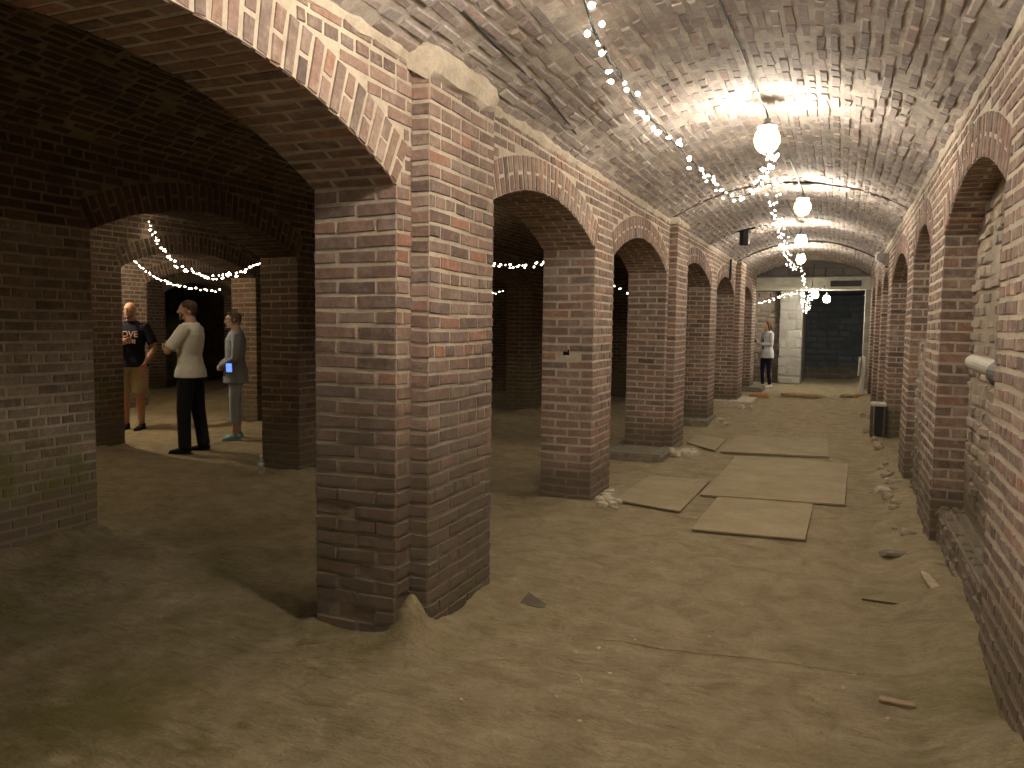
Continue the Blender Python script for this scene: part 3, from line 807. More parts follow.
def person(name, loc, heading, ht, label, skin, arms, fem=False, build=1.0, head_yaw=0.0, head_tilt=0.0, legs=None, top=None, bottom=None,
           shoe=None, hair=None, longhair=False, beard=None, glasses=False, sleeve='short', bottom_len='long', jacket=None, belly=0.0, lean=0.0):
    k = ht / 1.75
    bm = MB()
    def V3(x, y, z): return Vector((x, y, z)) * k
    legs = legs or [((.095, .0, .92), (.105, .02, .50), (.11, -.01, .085)), ((-.095, .0, .92), (-.105, .02, .50), (-.11, -.01, .085))]
    B = build
    sh = .185 if not fem else .16
    hipw = .155 if not fem else .17
    # torso + neck
    tor = [(.84, hipw * .85, .10, .0), (.92, hipw, .115, -.005), (1.02, hipw * .92, .108 + belly * .6, .01 * (belly > 0)), (1.12, .135, .10 + belly, .01),
           (1.25, .155, .112 + belly * .4, .0), (1.36, .172 if not fem else .15, .112, -.005), (1.43, .145 if not fem else .125, .085, -.012), (1.48, .065, .062, -.012), (1.56, .052, .056, .005)]
    bm.tube([V3(0, y, z) for z, a, b, y in tor], [(a * B * k, b * B * k) for z, a, b, y in tor], 18, up=(1, 0, 0))
    # head, turned and tilted on the neck
    HR = Matrix.Rotation(head_yaw, 3, 'Z') @ Matrix.Rotation(head_tilt, 3, 'X')
    hc = V3(0, .024, 1.635)
    H = lambda x, y, z: hc + HR @ (Vector((x, y, z)) * k)
    bm.ball(H(0, -.008, .018), .075 * k, .094 * k, .090 * k, 16, 12, M=HR)
    bm.tube([H(0, .01, .03), H(0, .020, -.03), H(0, .032, -.075), H(0, .042, -.105)], [(.070 * k, .080 * k), (.063 * k, .072 * k), (.048 * k, .055 * k), (.024 * k, .026 * k)], 14, up=HR @ Vector((1, 0, 0)))
    bm.tube([H(0, .085, .018), H(0, .100, -.008), H(0, .112, -.030), H(0, .094, -.038)], [.008 * k, .010 * k, .0145 * k, .008 * k], 8)      # nose
    bm.tube([H(-.045, .070, .030), H(0, .088, .034), H(.045, .070, .030)], [.010 * k, .011 * k, .010 * k], 8)                              # brow
    bm.tube([H(-.022, .078, -.060), H(0, .090, -.062), H(.022, .078, -.060)], [.006 * k, .010 * k, .006 * k], 8)                            # lips
    bm.ball(H(0, .074, -.098), .020 * k, .016 * k, .014 * k, 8, 6)                                                                       # chin
    for sx in (1, -1):
        bm.ball(H(.052 * sx, .058, -.015), .016 * k, .016 * k, .018 * k, 8, 6)
        bm.tube([H(.072 * sx, -.004, .022), H(.083 * sx, -.012, .012), H(.081 * sx, -.006, -.012), H(.072 * sx, .002, -.028)], [.007 * k, .011 * k, .010 * k, .006 * k], 8)   # ear
    # arms
    for (sx, A) in zip((1, -1), arms):
        s0 = V3(sx * sh, -.01, 1.415); el = V3(*A['elbow']); wr = V3(*A['wrist'])
        bm.tube([V3(sx * sh * .6, -.01, 1.40), s0, s0.lerp(el, .45), el, el.lerp(wr, .3), wr], [.05 * k * B, .052 * k * B, .045 * k * B, .036 * k * B, .039 * k * B, .026 * k * B], 12)
        hand(bm, wr, V3(*A['hd']), V3(*A['pn']), A.get('side', sx), A.get('curl', .5), k)
    # legs
    for (hp, kn, an) in legs:
        hp, kn, an = V3(*hp), V3(*kn), V3(*an)
        bm.tube([hp + V3(0, 0, .02), hp.lerp(kn, .35), kn, kn.lerp(an, .3) - V3(0, .012, 0), an], [.082 * k * B, .073 * k * B, .052 * k * B, .054 * k * B, .036 * k * B], 14)
        bm.tube([an + V3(0, 0, .02), an + V3(0, -.01, -.045), an + V3(0, .06, -.055), an + V3(0, .13, -.062)], [.036 * k, .036 * k, .034 * k, .024 * k], 10)
    b = bm.build(name, skin, loc=(0, 0, 0)); remesh(b, .0065, 2, .4)
    zz = loc[2] if len(loc) > 2 else fz(loc[0], loc[1]) - .004
    thing(b, label, 'person')
    def child(mbx, nm, mat, vox=.009, it=4, smooth=False):
        o = mbx.build(nm, mat, smooth=smooth); o.parent = b
        if vox: remesh(o, vox, it)
        return o
    # bottoms
    c = MB(); g = .012 * k
    c.tube([V3(0, y, z) for z, a, bb, y in tor[:3]], [(a * B * k + g, bb * B * k + g) for z, a, bb, y in tor[:3]], 18, up=(1, 0, 0))
    for (hp, kn, an) in legs:
        hp, kn, an = V3(*hp), V3(*kn), V3(*an)
        if bottom_len == 'long':
            c.tube([hp, hp.lerp(kn, .35), kn, kn.lerp(an, .5), an.lerp(kn, .02) - V3(0, .0, .02)], [.098 * k * B, .09 * k * B, .074 * k * B, .068 * k * B, .066 * k * B], 14)
        elif bottom_len == 'slim':
            c.tube([hp, hp.lerp(kn, .35), kn, kn.lerp(an, .3), an + V3(0, 0, .01)], [.09 * k * B, .082 * k * B, .059 * k * B, .058 * k * B, .042 * k * B], 14)
        elif bottom_len == 'capri':
            c.tube([hp, hp.lerp(kn, .35), kn, kn.lerp(an, .62)], [.095 * k * B, .088 * k * B, .070 * k * B, .062 * k * B], 14)
        else:
            c.tube([hp, hp.lerp(kn, .4), kn.lerp(hp, .02)], [.102 * k * B, .100 * k * B, .096 * k * B], 14)
    child(c, 'trousers' if bottom_len != 'short' else 'shorts', bottom)
    # top
    c = MB(); g = .020 * k
    st = [q for q in tor if q[0] >= .93 or q[0] == .92][:]
    prof = [(.87 if not jacket else .78, hipw * (1.16 if not jacket else 1.16), .140 + belly * .3, -.0), (.95, hipw * 1.08, .132 + belly * .5, 0)] + tor[2:7] + [(1.45, .105, .078, -.012), (1.492, .062, .062, -.010)]
    c.tube([V3(0, y, z) for z, a, bb, y in prof], [(a * B * k + g, bb * B * k + g) for z, a, bb, y in prof], 20, up=(1, 0, 0))
    for (sx, A) in zip((1, -1), arms):
        s0 = V3(sx * sh, -.01, 1.415); el = V3(*A['elbow']); wr = V3(*A['wrist'])
        if sleeve == 'short':
            c.tube([V3(sx * sh * .5, -.01, 1.40), s0, s0.lerp(el, .45), s0.lerp(el, .82)], [.064 * k * B, .068 * k * B, .063 * k * B, .064 * k * B], 12)
        else:
            c.tube([V3(sx * sh * .5, -.01, 1.40), s0, s0.lerp(el, .5), el, el.lerp(wr, .5), el.lerp(wr, .93)], [.062 * k * B, .064 * k * B, .058 * k * B, .053 * k * B, .047 * k * B, .042 * k * B], 12)
    child(c, 'shirt' if not jacket else 'jacket', jacket or top)
    if jacket:       # pale blouse showing in the open front
        c = MB()
        c.tube([V3(0, .035, .88), V3(0, .045, 1.05), V3(0, .035, 1.25), V3(0, .03, 1.38), V3(0, .0, 1.46)], [(.075 * k, .100 * k), (.07 * k, .092 * k), (.075 * k, .103 * k), (.065 * k, .09 * k), (.055 * k, .065 * k)], 14, up=(1, 0, 0))
        child(c, 'blouse', top)
    # shoes
    for (hp, kn, an) in legs:
        an = V3(*an); c = MB(); z0 = an.z - .048 * k
        c.tube([Vector((an.x, an.y - .065 * k, z0)), Vector((an.x, an.y - .035 * k, z0 + .008)), Vector((an.x, an.y + .05 * k, z0)), Vector((an.x, an.y + .12 * k, z0 - .008)), Vector((an.x, an.y + .175 * k, z0 - .014))],
               [(.028 * k, .032 * k), (.040 * k, .044 * k), (.044 * k, .038 * k), (.046 * k, .029 * k), (.030 * k, .018 * k)], 12, up=(1, 0, 0))
        c.tube([an + V3(0, -.01, -.03), an + V3(0, -.012, .012)], [.043 * k, .042 * k], 12)
        sho = child(c, 'shoe', shoe, .007, 2)
        sl = MB(); sl.tube([Vector((an.x, an.y - .085 * k, .010)), Vector((an.x, an.y + .02, .010)), Vector((an.x, an.y + .10 * k, .010)), Vector((an.x, an.y + .185 * k, .012))],
                           [(.030 * k, .010), (.040 * k, .010), (.046 * k, .010), (.026 * k, .009)], 12, up=(1, 0, 0))
        so = child(sl, 'sole', BLACKP if shoe is not SHOE_TEAL else WHITEP, None); so.parent = sho
    # hair
    if hair:
        c = MB()
        c.ball(H(0, -.019, .034), .0795 * k, .094 * k, .081 * k, 16, 12, M=HR)
        if not longhair:
            c.tube([H(0, -.06, .03), H(0, -.075, -.02), H(0, -.065, -.055)], [(.068 * k, .035 * k), (.062 * k, .03 * k), (.05 * k, .022 * k)], 12, up=HR @ Vector((1, 0, 0)))
            if fem:
                for sx in (1, -1): c.ball(H(.062 * sx, -.01, .01), .026 * k, .05 * k, .05 * k, 10, 8)
                c.ball(H(0, .045, .085), .06 * k, .035 * k, .025 * k, 10, 8)
        else:
            c.tube([H(0, -.05, .04), H(0, -.085, -.05), H(0, -.095, -.14), H(0, -.085, -.23)], [(.08 * k, .05 * k), (.085 * k, .048 * k), (.085 * k, .04 * k), (.06 * k, .022 * k)], 14, up=(1, 0, 0))
            for sx in (1, -1):
                c.tube([H(.06 * sx, .01, .06), H(.078 * sx, .005, -.02), H(.078 * sx, .0, -.11), H(.07 * sx, .0, -.19)], [.026 * k, .026 * k, .026 * k, .016 * k], 10)
        child(c, 'hair', hair, .007, 2)
    if beard:
        c = MB(); c.tube([H(-.060, .030, -.045), H(-.042, .062, -.080), H(0, .083, -.100), H(.042, .062, -.080), H(.060, .030, -.045)], [.012 * k, .016 * k, .018 * k, .016 * k, .012 * k], 8)
        child(c, 'beard', beard, .006, 1)
    for sx in (1, -1):
        c = MB(); c.ball(H(.031 * sx, .076, .010), .0115 * k, seg=8, rings=6); c.ball(H(.031 * sx, .0845, .010), .0055 * k, seg=8, rings=6, mi=1)
        e = c.build('eye', [WHITEP, BLACKP], smooth=True); e.parent = b
    if glasses:
        c = MB()
        for sx in (1, -1):
            c.tube([H(.033 * sx + .024 * math.cos(t), .098, .008 + .018 * math.sin(t)) for t in [i * PI / 8 for i in range(17)]], .0025 * k, 5)
            c.tube([H(.057 * sx, .096, .012), H(.078 * sx, .03, .014), H(.08 * sx, -.02, .01)], .0025 * k, 5)
        c.tube([H(-.01, .100, .012), H(.01, .100, .012)], .0025 * k, 5)
        child(c, 'glasses', DARKM, None)
    b.location = (loc[0], loc[1], zz)
    b.rotation_euler = (0, 0, math.atan2(-heading[0], heading[1]))
    return b, k, H
SK = skin_mat('skin', (.50, .30, .21)); SK2 = skin_mat('tanned_skin', (.52, .28, .18)); SK3 = skin_mat('fair_skin', (.58, .38, .29))
HAIRD = cloth('dark_hair', (.07, .042, .027), 60); HAIRB = cloth('brown_hair', (.12, .065, .035), 60); HAIRG = cloth('ash_hair', (.15, .10, .065), 60)
C_WHITE = cloth('white_cotton', (.78, .75, .66)); C_BLACK = cloth('black_cloth', (.016, .016, .018)); C_NAVY = cloth('navy_shirt', (.012, .014, .022))
C_KHAKI = cloth('khaki', (.42, .34, .20)); C_BLAZER = cloth('grey_blazer', (.33, .35, .38)); C_BLOUSE = cloth('pale_blouse', (.60, .60, .58))
C_LBLUE = cloth('light_blue_trousers', (.42, .47, .52)); C_CARD = cloth('pale_cardigan', (.55, .56, .58)); C_LEG = cloth('navy_leggings', (.012, .013, .03))
SHOE_BLACK = cloth('black_shoe', (.015, .014, .013)); SHOE_TEAL = cloth('teal_shoe', (.25, .42, .42)); SHOE_WHITE = cloth('white_shoe', (.65, .62, .56))
er, ef = (.923, .384), (-.384, .923)      # along the picture and into it
def hdg(a, b): return (er[0] * a + ef[0] * b, er[1] * a + ef[1] * b)
# man in a white T-shirt, arms folded, seen from his left and slightly behind
person('person', (-7.02, 7.05), hdg(-1, .02), 1.80, 'man in white T-shirt and black trousers standing with folded arms, looking left', SK,
       [dict(elbow=(.245, .15, 1.17), wrist=(-.02, .26, 1.20), hd=(-1, .05, .15), pn=(0, -1, 0), curl=.35),
        dict(elbow=(-.245, .16, 1.16), wrist=(.02, .235, 1.24), hd=(1, -.1, .05), pn=(0, -1, 0), curl=.35)],
       top=C_WHITE, bottom=C_BLACK, shoe=SHOE_BLACK, hair=HAIRD, beard=cloth('short_beard', (.16, .09, .055), 60), head_yaw=.05, build=1.08,
       legs=[((.095, 0, .92), (.11, -.03, .50), (.12, -.09, .085)), ((-.095, 0, .92), (-.11, .04, .50), (-.12, .03, .085))])
# woman in a grey blazer
wo, wk, _ = person('person', (-7.22, 8.02), hdg(-1, -.45), 1.66, 'woman in grey blazer, pale blue cropped trousers and glasses, hands clasped, facing left', SK3,
       [dict(elbow=(.24, .03, 1.12), wrist=(.08, .19, 1.02), hd=(-.9, .25, -.35), pn=(-.2, -1, 0), curl=.6),
        dict(elbow=(-.24, .03, 1.12), wrist=(-.07, .21, .99), hd=(.9, .2, -.1), pn=(.2, -1, 0), curl=.6)],
       fem=True, top=C_BLOUSE, jacket=C_BLAZER, bottom=C_LBLUE, bottom_len='capri', shoe=SHOE_TEAL, hair=HAIRG, glasses=True, sleeve='long', head_yaw=-.05, build=1.06,
       legs=[((.09, 0, .92), (.10, .0, .50), (.115, -.03, .085)), ((-.09, 0, .92), (-.10, .03, .50), (-.115, .03, .085))])
# bald man, half hidden behind the dark pier
bo, bk, _ = person('person', (-9.17, 8.13), hdg(-.02, -1), 1.80, 'bald man in dark printed T-shirt and khaki shorts, half hidden behind a dark pier', SK2,
       [dict(elbow=(.25, .02, 1.14), wrist=(.02, .23, 1.20), hd=(-.9, .2, .3), pn=(0, -1, .1), curl=.5),
        dict(elbow=(-.30, -.03, 1.14), wrist=(-.235, .10, .93), hd=(.25, .15, -1), pn=(1, 0, 0), curl=.3)],
       top=C_NAVY, bottom=C_KHAKI, bottom_len='short', shoe=SHOE_BLACK, beard=cloth('grey_beard', (.20, .15, .12), 60), build=1.1, belly=.02)
C_PRINT = cloth('pale_print', (.55, .38, .34), var=.1)
def text_part(parent, body, size, loc, rot, mat, name='shirt_lettering'):
    cu = bpy.data.curves.new(name, 'FONT'); cu.body = body; cu.size = size; cu.align_x = 'CENTER'; cu.extrude = .004; cu.offset = .0018
    cu.materials.append(mat)
    tmp = bpy.data.objects.new(name, cu); C.objects.link(tmp); bpy.context.view_layer.update()
    me = bpy.data.meshes.new_from_object(tmp.evaluated_get(bpy.context.evaluated_depsgraph_get())); bpy.data.objects.remove(tmp)
    me.materials.clear(); me.materials.append(mat)
    o = bpy.data.objects.new(name, me); C.objects.link(o); o.parent = parent; o.location = loc; o.rotation_euler = rot
    return o
text_part(bo, 'LOVE', .118, (-.03, .168, 1.315), (PI / 2, 0, PI), C_PRINT)
pb = MB()
for i in range(9):
    pb.box(-.135 + i * .026, -.122 + i * .026, .160, .176, 1.22 + .004 * (i % 3), 1.285 - .005 * (i % 2))
for i in (1, 4, 7): pb.box(-.148 + i * .026, -.10 + i * .026, .160, .175, 1.245, 1.256)
q = pb.build('shirt_print', C_PRINT); q.parent = bo
# woman in the pale cardigan at the far end
fo, fk, _ = person('person', (-1.66, 20.55), hdg(-1, -.30), 1.68, 'woman with long brown hair in pale cardigan and navy leggings, standing at the far end', SK3,
       [dict(elbow=(.215, .03, 1.13), wrist=(.06, .27, 1.19), hd=(-.45, .7, .3), pn=(-.6, -.3, .6), curl=.7),
        dict(elbow=(-.215, .02, 1.12), wrist=(-.05, .26, 1.15), hd=(.45, .7, .3), pn=(.6, -.3, .6), curl=.7)],
       fem=True, top=C_BLACK, jacket=C_CARD, bottom=C_LEG, bottom_len='slim', shoe=SHOE_WHITE, hair=HAIRB, longhair=True, sleeve='long', head_tilt=-.15,
       legs=[((.09, 0, .92), (.10, .05, .50), (.105, .02, .085)), ((-.09, 0, .92), (-.10, .0, .50), (-.105, -.04, .085))])
fo.location.z = fz(-1.66, 20.55) - .002

# ------------------------------------------------------------------ loose things
def pt(parent, x, y, z):
    a = parent.rotation_euler.z; v = Vector((x * math.cos(a) - y * math.sin(a), x * math.sin(a) + y * math.cos(a), z))
    return Vector(parent.location) + v
# blue lit card at the woman's hip, and the phone of the far woman
p = pt(wo, -.235, .10, .95)
m = MB(); m.obox((p.x, p.y, p.z), .085, .010, .125, rot=.394, tilt=.12, bev=.004)
o = m.build('phone', BLACKP, loc=tuple(p)); thing(o, 'phone with a glowing blue screen held at the hip of the woman in the blazer', 'phone')
m = MB(); a = .394
q = p + Vector((math.sin(a), -math.cos(a), 0)) * .007
m.obox((q.x, q.y, q.z), .074, .003, .112, rot=a, tilt=.12)
m.build('screen', emis('blue_screen', (.10, .26, .85), .30), o, tuple(q))
p = pt(fo, 0, .36, 1.19)
m = MB(); m.obox(tuple(p), .07, .009, .14, rot=fo.rotation_euler.z, tilt=-.6, bev=.003)
o = m.build('phone', BLACKP, loc=tuple(p)); thing(o, 'small dark phone in the hands of the woman in the pale cardigan', 'phone')

# water bottle
x, y = -5.28, 6.20; z = fz(x, y)
t = empty('water_bottle', (x, y, z)); thing(t, 'small clear plastic water bottle on the dirt at the foot of a dark pier', 'bottle')
gm, gnt, gb = base('clear_plastic', .1); gb.inputs['Transmission Weight'].default_value = .75; gb.inputs['IOR'].default_value = 1.3; gb.inputs['Base Color'].default_value = (.85, .88, .88, 1)
m = MB(); m.tube([(x, y, z), (x, y, z + .012), (x, y, z + .06), (x, y, z + .075), (x, y, z + .09), (x, y, z + .14), (x, y, z + .175), (x, y, z + .195)], [.026, .032, .032, .029, .032, .032, .014, .013], 14)
m.build('body', gm, t, (x, y, z), smooth=True)
m = MB(); m.tube([(x, y, z + .085), (x, y, z + .135)], [.0328, .0328], 14); m.build('bottle_label', simple('bottle_label', (.45, .45, .42), .6, bs=0), t, (x, y, z), smooth=True)
m = MB(); m.tube([(x, y, z + .193), (x, y, z + .212)], [.0155, .0155], 12); m.build('cap', WHITEP, t, (x, y, z))

# pipe sticking out along the recess of the right wall
t = empty('pipe', (.72, 4.2, 1.33)); thing(t, 'stub of pale pipe in a dark collar poking out of the right wall recess', 'pipe')
m = MB(); m.tube([(.755, 3.99, 1.315), (.750, 4.1, 1.318), (.728, 4.42, 1.325), (.727, 4.45, 1.326)], [.064, .066, .064, .052], 20)
m.build('collar', PIPED, t, (.72, 4.2, 1.33), smooth=False)
m = MB(); m.tube([(.728, 4.40, 1.335), (.700, 4.8, 1.350), (.690, 5.0, 1.356)], [.045, .045, .042], 18); m.tube([(.690, 4.995, 1.356), (.689, 5.003, 1.356)], [.034, .031], 14, mi=1)
m.build('pipe_end', [PIPEW, BLACKP], t, (.72, 4.2, 1.33))

# emergency light on the right wall
x, y, z = .52, 13.1, 2.60
t = empty('emergency_light', (XR, y, z)); thing(t, 'twin-headed emergency light fixed high on the right wall', 'light fixture')
m = MB(); m.obox((XR - .05, y, z - .02), .10, .30, .15, bev=.012); m.build('housing', simple('beige_plastic', (.33, .31, .27), .5), t, (XR, y, z))
for dy in (-.12, .10):
    m = MB(); m.obox((XR - .125, y + dy - .03, z + .01), .09, .12, .13, rot=.35, tilt=.1, bev=.015); m.obox((XR - .145, y + dy - .10, z + .005), .07, .02, .10, rot=.35, tilt=.1, bev=.008, mi=1)
    m.build('lamp_head', [simple('grey_plastic', (.40, .39, .36), .5), simple('lens', (.40, .40, .38), .15, bs=0)], t, (XR, y, z))
m = MB(); m.obox((XR - .03, y, z - .14), .03, .16, .02, bev=.004); m.build('bracket', DARKM, t, (XR, y, z))

# dark can lamp under the vault on the left
x, y = -1.40, 12.55
t = empty('can_light', (x, y, 3.02)); thing(t, 'dark unlit cylinder shade hanging from the left side of the vault', 'lamp')
m = MB(); m.tube([(x, y, 3.02), (x, y, 3.0), (x, y, 2.79)], [.05, .078, .078], 18, cap=False); m.tube([(x, y, 2.96), (x, y, 2.955)], [.07, .07], 14); m.build('shade', DARKM, t, (x, y, 2.99))
m = MB(); m.tube([(x, y, 3.06), (x, y, 3.0)], [.02, .02], 8); m.build('stem', DARKM, t, (x, y, 2.99))
# conduit along the vault from the springing to the can
m = MB(); m.tube([(XL + .03, 12.3, 2.80), (-1.75, 12.35, 2.90), (-1.55, 12.5, 2.985), (-1.25, 12.55, 3.045)], .012, 6)
thing(m.build('conduit', DARKM, loc=(XL + .03, 12.3, 2.8)), 'thin dark conduit curving up the vault beside the can shade', 'conduit')
# cables stapled along the left springing
m = MB(); m.tube([(-1.56, 1.6, 2.985), (-1.60, 2.6, 2.972), (-1.66, 3.6, 2.945), (-1.70, 4.6, 2.925), (-1.78, 5.4, 2.885)], .006, 6)
thing(m.build('cable', CABLE, loc=(-1.6, 2.6, 2.97)), 'thin dark cable running along the vault above the big near pier', 'cable')
# upright conduit on the left wall beside the fifth pier
m = MB(); m.tube([(XL + .03, 14.9, 2.40), (XL + .03, 14.9, 2.78)], .022, 8)
thing(m.build('pipe', DARKM, loc=(XL + .03, 14.9, 2.4)), 'short dark upright pipe at the top of the left wall', 'pipe')

# stand at the right wall
x, y = .535, 12.0; z = fz(x, y)
t = empty('low_stand', (x, y, z)); thing(t, 'small dark stand with a pale flat top against the right wall', 'stand')
m = MB(); m.obox((x, y, z + .46), .19, .40, .035, bev=.006); m.build('tabletop', simple('pale_top', (.50, .45, .38), .7), t, (x, y, z))
m = MB(); m.obox((x + .015, y, z + .24), .11, .32, .42, bev=.006); m.build('cabinet', DARKM, t, (x, y, z))
for dx in (-.075, .075):
    for dy in (-.17, .17):
        m = MB(); m.obox((x + dx, y + dy, z + .22), .03, .03, .45, bev=.003); m.build('leg', simple('leg_wood', (.10, .08, .06), .8) if (dx, dy) == (-.075, -.17) else bpy.data.materials['leg_wood'], t, (x, y, z))
# broken white panel leaning at the end of the right wall
x, y = .50, 18.9; z = fz(x, y)
m = MB()
m.obox((x, y, z + .42), .03, .30, .86, rot=.15, tilt=.10, bev=.004)
m.obox((x - .06, y + .05, z + .62), .025, .20, .42, rot=-.3, tilt=-.12, bev=.004)
m.obox((x - .04, y - .1, z + .2), .02, .08, .42, rot=.3, tilt=.25, bev=.003)
thing(m.build('white_panel', simple('white_paint', (.66, .64, .55), .7), loc=(x, y, z)), 'broken white panel leaning against the end of the right wall', 'panel')

# wood slats, chip, stick
x, y = .28, 3.50; m = MB(); m.obox((x, y, fz(x, y) + .012), .135, .035, .014, rot=-.10, bev=.002, rough=.0015)
thing(m.build('wood_offcut', WOOD, loc=(x, y, fz(x, y))), 'short pale wood offcut lying near the bottom right on the dirt', 'wood scrap')
x, y = .31, 4.76; m = MB(); m.obox((x, y, fz(x, y) + .006), .27, .012, .010, rot=-.03, bev=.002)
thing(m.build('stick', simple('dark_wood', (.10, .07, .04), .9), loc=(x, y, fz(x, y))), 'thin dark stick on the dirt near the right wall', 'stick')
x, y = -1.50, 3.93; z = fz(x, y); m = MB()
m.add([(x - .07, y - .01, z + .005), (x + .08, y - .01, z + .004), (x + .06, y + .05, z + .006), (x - .05, y + .08, z + .045), (x - .07, y - .015, z - .01), (x + .08, y - .015, z - .01), (x + .06, y + .06, z - .01), (x - .05, y + .10, z - .01)],
      [(0, 1, 2, 3), (4, 7, 6, 5), (0, 4, 5, 1), (1, 5, 6, 2), (2, 6, 7, 3), (3, 7, 4, 0)])
thing(m.build('slate_chip', simple('brown_slate', (.12, .10, .07), .9), loc=(x, y, z)), 'flat dark wedge of stone in front of the big near pier', 'stone')
x, y = -.99, 3.17; z = fz(x, y)
m = MB(); m.tube([(x - .03, y + .03, z + .004), (x - .01, y + .025, z + .010), (x + .015, y, z + .008), (x + .03, y - .035, z + .004)], [.003, .0035, .003, .002], 6)
thing(m.build('cord_scrap', STONE, loc=(x, y, z)), 'tiny curled white scrap of cord on the dirt', 'scrap')

SSTONE = simple('tan_rubble', (.36, .29, .195), .95, var=.5, scale=18, bs=.8, bd=.01)
def stone(x, y, sx, sy, sz, mat, lab, grp=None, rot=None, name='stone', dz=0.0):
    z = fz(x, y)
    bm = bmesh.new(); bmesh.ops.create_icosphere(bm, subdivisions=3, radius=1.0)
    sd = random.uniform(0, 50); a = random.uniform(0, 3) if rot is None else rot
    m = MB(); vs = []
    for v in bm.verts:
        q = v.co; f = 1 + .28 * nz(q.x + sd, q.y, q.z, 1.1) + .12 * nz(q.x, q.y + sd, q.z, 3)
        # squarish lump
        e = [math.copysign(abs(c) ** .6, c) for c in q]
        px, py, pz = e[0] * f * sx, e[1] * f * sy, e[2] * f * sz
        vs.append((x + px * math.cos(a) - py * math.sin(a), y + px * math.sin(a) + py * math.cos(a), z + dz + sz * .55 + pz))
    bm.verts.index_update()
    m.add(vs, [[v.index for v in f.verts] for f in bm.faces]); bm.free()
    o = m.build(name, mat, loc=(x, y, z)); thing(o, lab, 'stone', grp)
    return o
# footing slabs
def slab(x0, x1, y0, y1, h, mat, par, lab=None):
    m = MB(); m.obox(((x0 + x1) / 2, (y0 + y1) / 2, h / 2 - .03), x1 - x0, y1 - y0, h + .06, bev=.02, rough=.008)
    o = m.build('footing', mat, piers[par], loc=((x0 + x1) / 2, (y0 + y1) / 2, 0))
    o['label'] = lab or 'grey stone footing'
slab(-2.50, -1.80, 8.72, 10.1, .085, GSTONE, 4)
slab(-2.45, -1.84, 12.3, 13.4, .07, GSTONE, 5, 'dark stone footing')
slab(-2.35, -1.50, 15.45, 16.8, .12, STONE, 6, 'pale stone footing')
slab(-2.35, -1.62, 18.85, 20.0, .15, GSTONE, 7)
# rubble heaps
def heap(spots, mat, lab, grp):
    for (x, y, s) in spots: stone(x, y, s, s * random.uniform(.6, .95), s * random.uniform(.45, .7), mat, lab, grp, name='rubble_stone')
heap([(-1.84, 6.42, .055), (-1.80, 6.52, .07), (-1.84, 6.64, .06), (-1.74, 6.44, .045), (-1.73, 6.58, .05), (-1.79, 6.33, .045), (-1.69, 6.36, .028), (-1.86, 6.78, .05)], STONE,
     'lump of pale mortar at the foot of the pier with the dark hole', 'mortar rubble at the second pier')
heap([(-1.75, 9.25, .07), (-1.66, 9.42, .08), (-1.68, 9.60, .07), (-1.55, 9.5, .05), (-1.60, 9.72, .05), (-1.80, 9.32, .05)], STONE,
     'lump of pale mortar heaped against the pilaster above the grey footing', 'mortar rubble at the third pier')
heap([(-1.66, 15.3, .10), (-1.5, 15.5, .09), (-1.72, 12.9, .08), (-1.60, 12.7, .05)], STONE, 'pale stone at the foot of the distant left piers', 'stones at the distant left piers')
R2 = random.Random(3)
heap([(.55 - R2.random() * .12, 6.2 + R2.random() * 3.4, .02 + R2.random() * .035) for _ in range(16)], SSTONE, 'small tan stone scattered along the foot of the right wall', 'small stones along the right wall')
heap([(.58 - R2.random() * .12, 9.6 + R2.random() * 6, .03 + R2.random() * .05) for _ in range(12)], SSTONE, 'tan stone farther along the foot of the right wall', 'stones farther along the right wall')
stone(.44, 8.05, .075, .045, .028, STONE, 'white lump of mortar at the right wall, the larger of two', rot=.3, name='mortar_lump')
stone(.52, 8.35, .07, .035, .025, STONE, 'white oblong lump of mortar, smaller one, touching the right wall', rot=.1, name='mortar_lump')
stone(.42, 5.85, .10, .05, .02, GSTONE, 'flat dark stone in front of the second right-hand pier', rot=.1, name='flat_stone')
stone(.55, 4.95, .03, .26, .014, SSTONE, 'long tan sliver of stone along the foot of the first recess', rot=.12, name='stone_sliver')
heap([(-1.4 + R2.random() * 1.7, 2.6 + R2.random() * 3, .006 + R2.random() * .006) for _ in range(30)], STONE, 'tiny pale pebble on the bare dirt', 'tiny pebbles on the dirt')
# blocks across the passage near its end
stone(-1.60, 18.15, .20, .10, .06, OSTONE, 'orange brick block lying in front of the woman in the pale cardigan', rot=.05, name='brick_block')
stone(-.72, 18.45, .46, .13, .045, TSTONE, 'long flat tan slab lying across the floor near the end', rot=-.04, name='flat_slab')
stone(.22, 18.65, .17, .10, .045, TSTONE, 'tan stone block near the right wall at the end', rot=.1, name='stone_block')
stone(.43, 18.6, .10, .09, .05, OSTONE, 'orange brick block near the right wall at the end', rot=.1, name='brick_block')


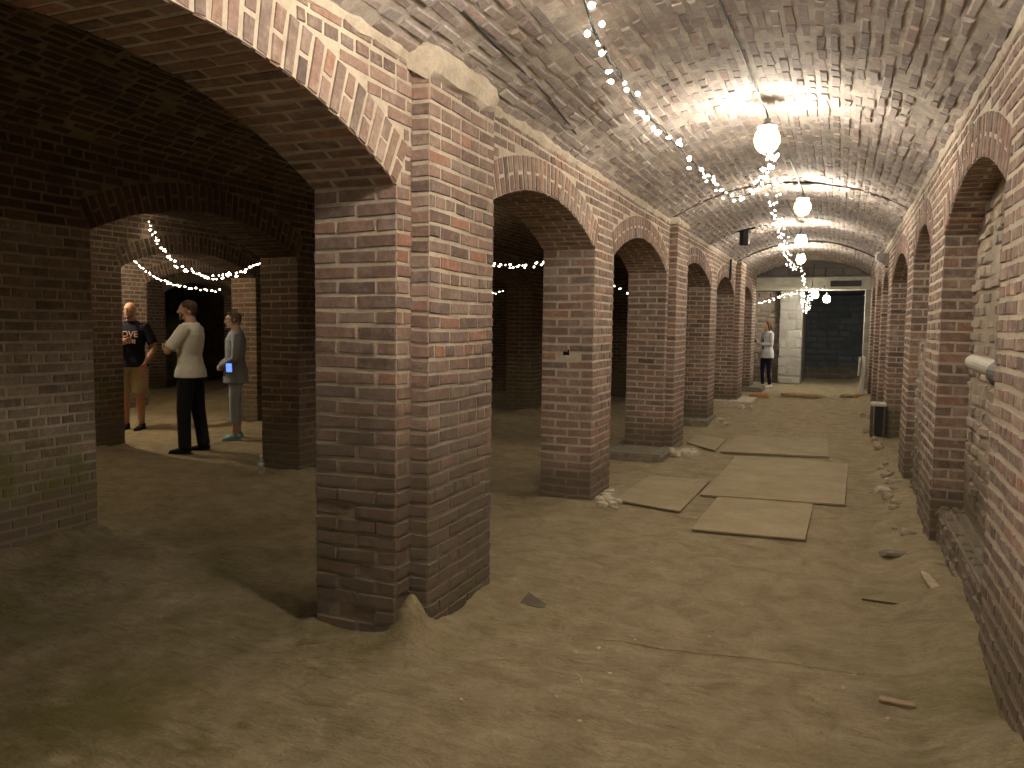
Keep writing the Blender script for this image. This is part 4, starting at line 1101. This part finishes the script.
# hidden-from-view lamps of the side halls
def hall_lamp(x, y, z, lab, r=.06, st=260):
    t = empty('hall_lamp', (x, y, 3.13)); thing(t, lab, 'lamp', 'bulbs in the side halls')
    g = MB(); g.ball((x, y, z), r, r, r * 1.1, 10, 7); g.build('globe', emis('hall_globe', (1.0, .84, .60), st), t, (x, y, z), smooth=True)
    s = MB(); s.tube([(x, y, z + r), (x, y, z + r * 1.6), (x, y, 3.1)], [r * .5, r * .3, .005], 8); s.build('socket', GREYM, t, (x, y, z))
hall_lamp(-9.7, 7.4, 2.86, 'bulb in the third side hall, hidden behind the brickwork')
hall_lamp(-6.7, 4.5, 2.86, 'bulb in the second side hall, hidden behind the mossy pier', st=80)
hall_lamp(-12.7, 9.2, 2.86, 'bulb in the fourth side hall, hidden behind the brickwork', st=90)

# ------------------------------------------------------------------ world, camera, view
w = bpy.data.worlds.new('World'); S.world = w; w.use_nodes = True
w.node_tree.nodes['Background'].inputs[0].default_value = (0, 0, 0, 1)
w.node_tree.nodes['Background'].inputs[1].default_value = 0
F = 785.0; Hc = 1.53; ROLL = .013; YAW = math.radians(22.573); PIT = math.radians(4.317)
fw = Vector((-math.sin(YAW) * math.cos(PIT), math.cos(YAW) * math.cos(PIT), -math.sin(PIT)))
rt = Vector((math.cos(YAW), math.sin(YAW), 0)); up = rt.cross(fw)
cx = rt * math.cos(ROLL) + up * math.sin(ROLL); cyv = up * math.cos(ROLL) - rt * math.sin(ROLL)
cam = bpy.data.cameras.new('Camera'); co = bpy.data.objects.new('Camera', cam); C.objects.link(co)
M = Matrix((cx, cyv, -fw)).transposed().to_4x4(); M.translation = Vector((0, 0, Hc)); co.matrix_world = M
cam.sensor_width = 36; cam.lens = 36 * F / 1024; cam.clip_start = .05; cam.clip_end = 100
S.camera = co
S.view_settings.view_transform = 'Standard'; S.view_settings.look = 'None'; S.view_settings.gamma = 1
S.view_settings.use_curve_mapping = False; S.view_settings.exposure = 2.2
S.cycles.use_denoising = True
S.cycles.max_bounces = 8; S.cycles.diffuse_bounces = 3; S.cycles.glossy_bounces = 2
S.cycles.sample_clamp_indirect = 6
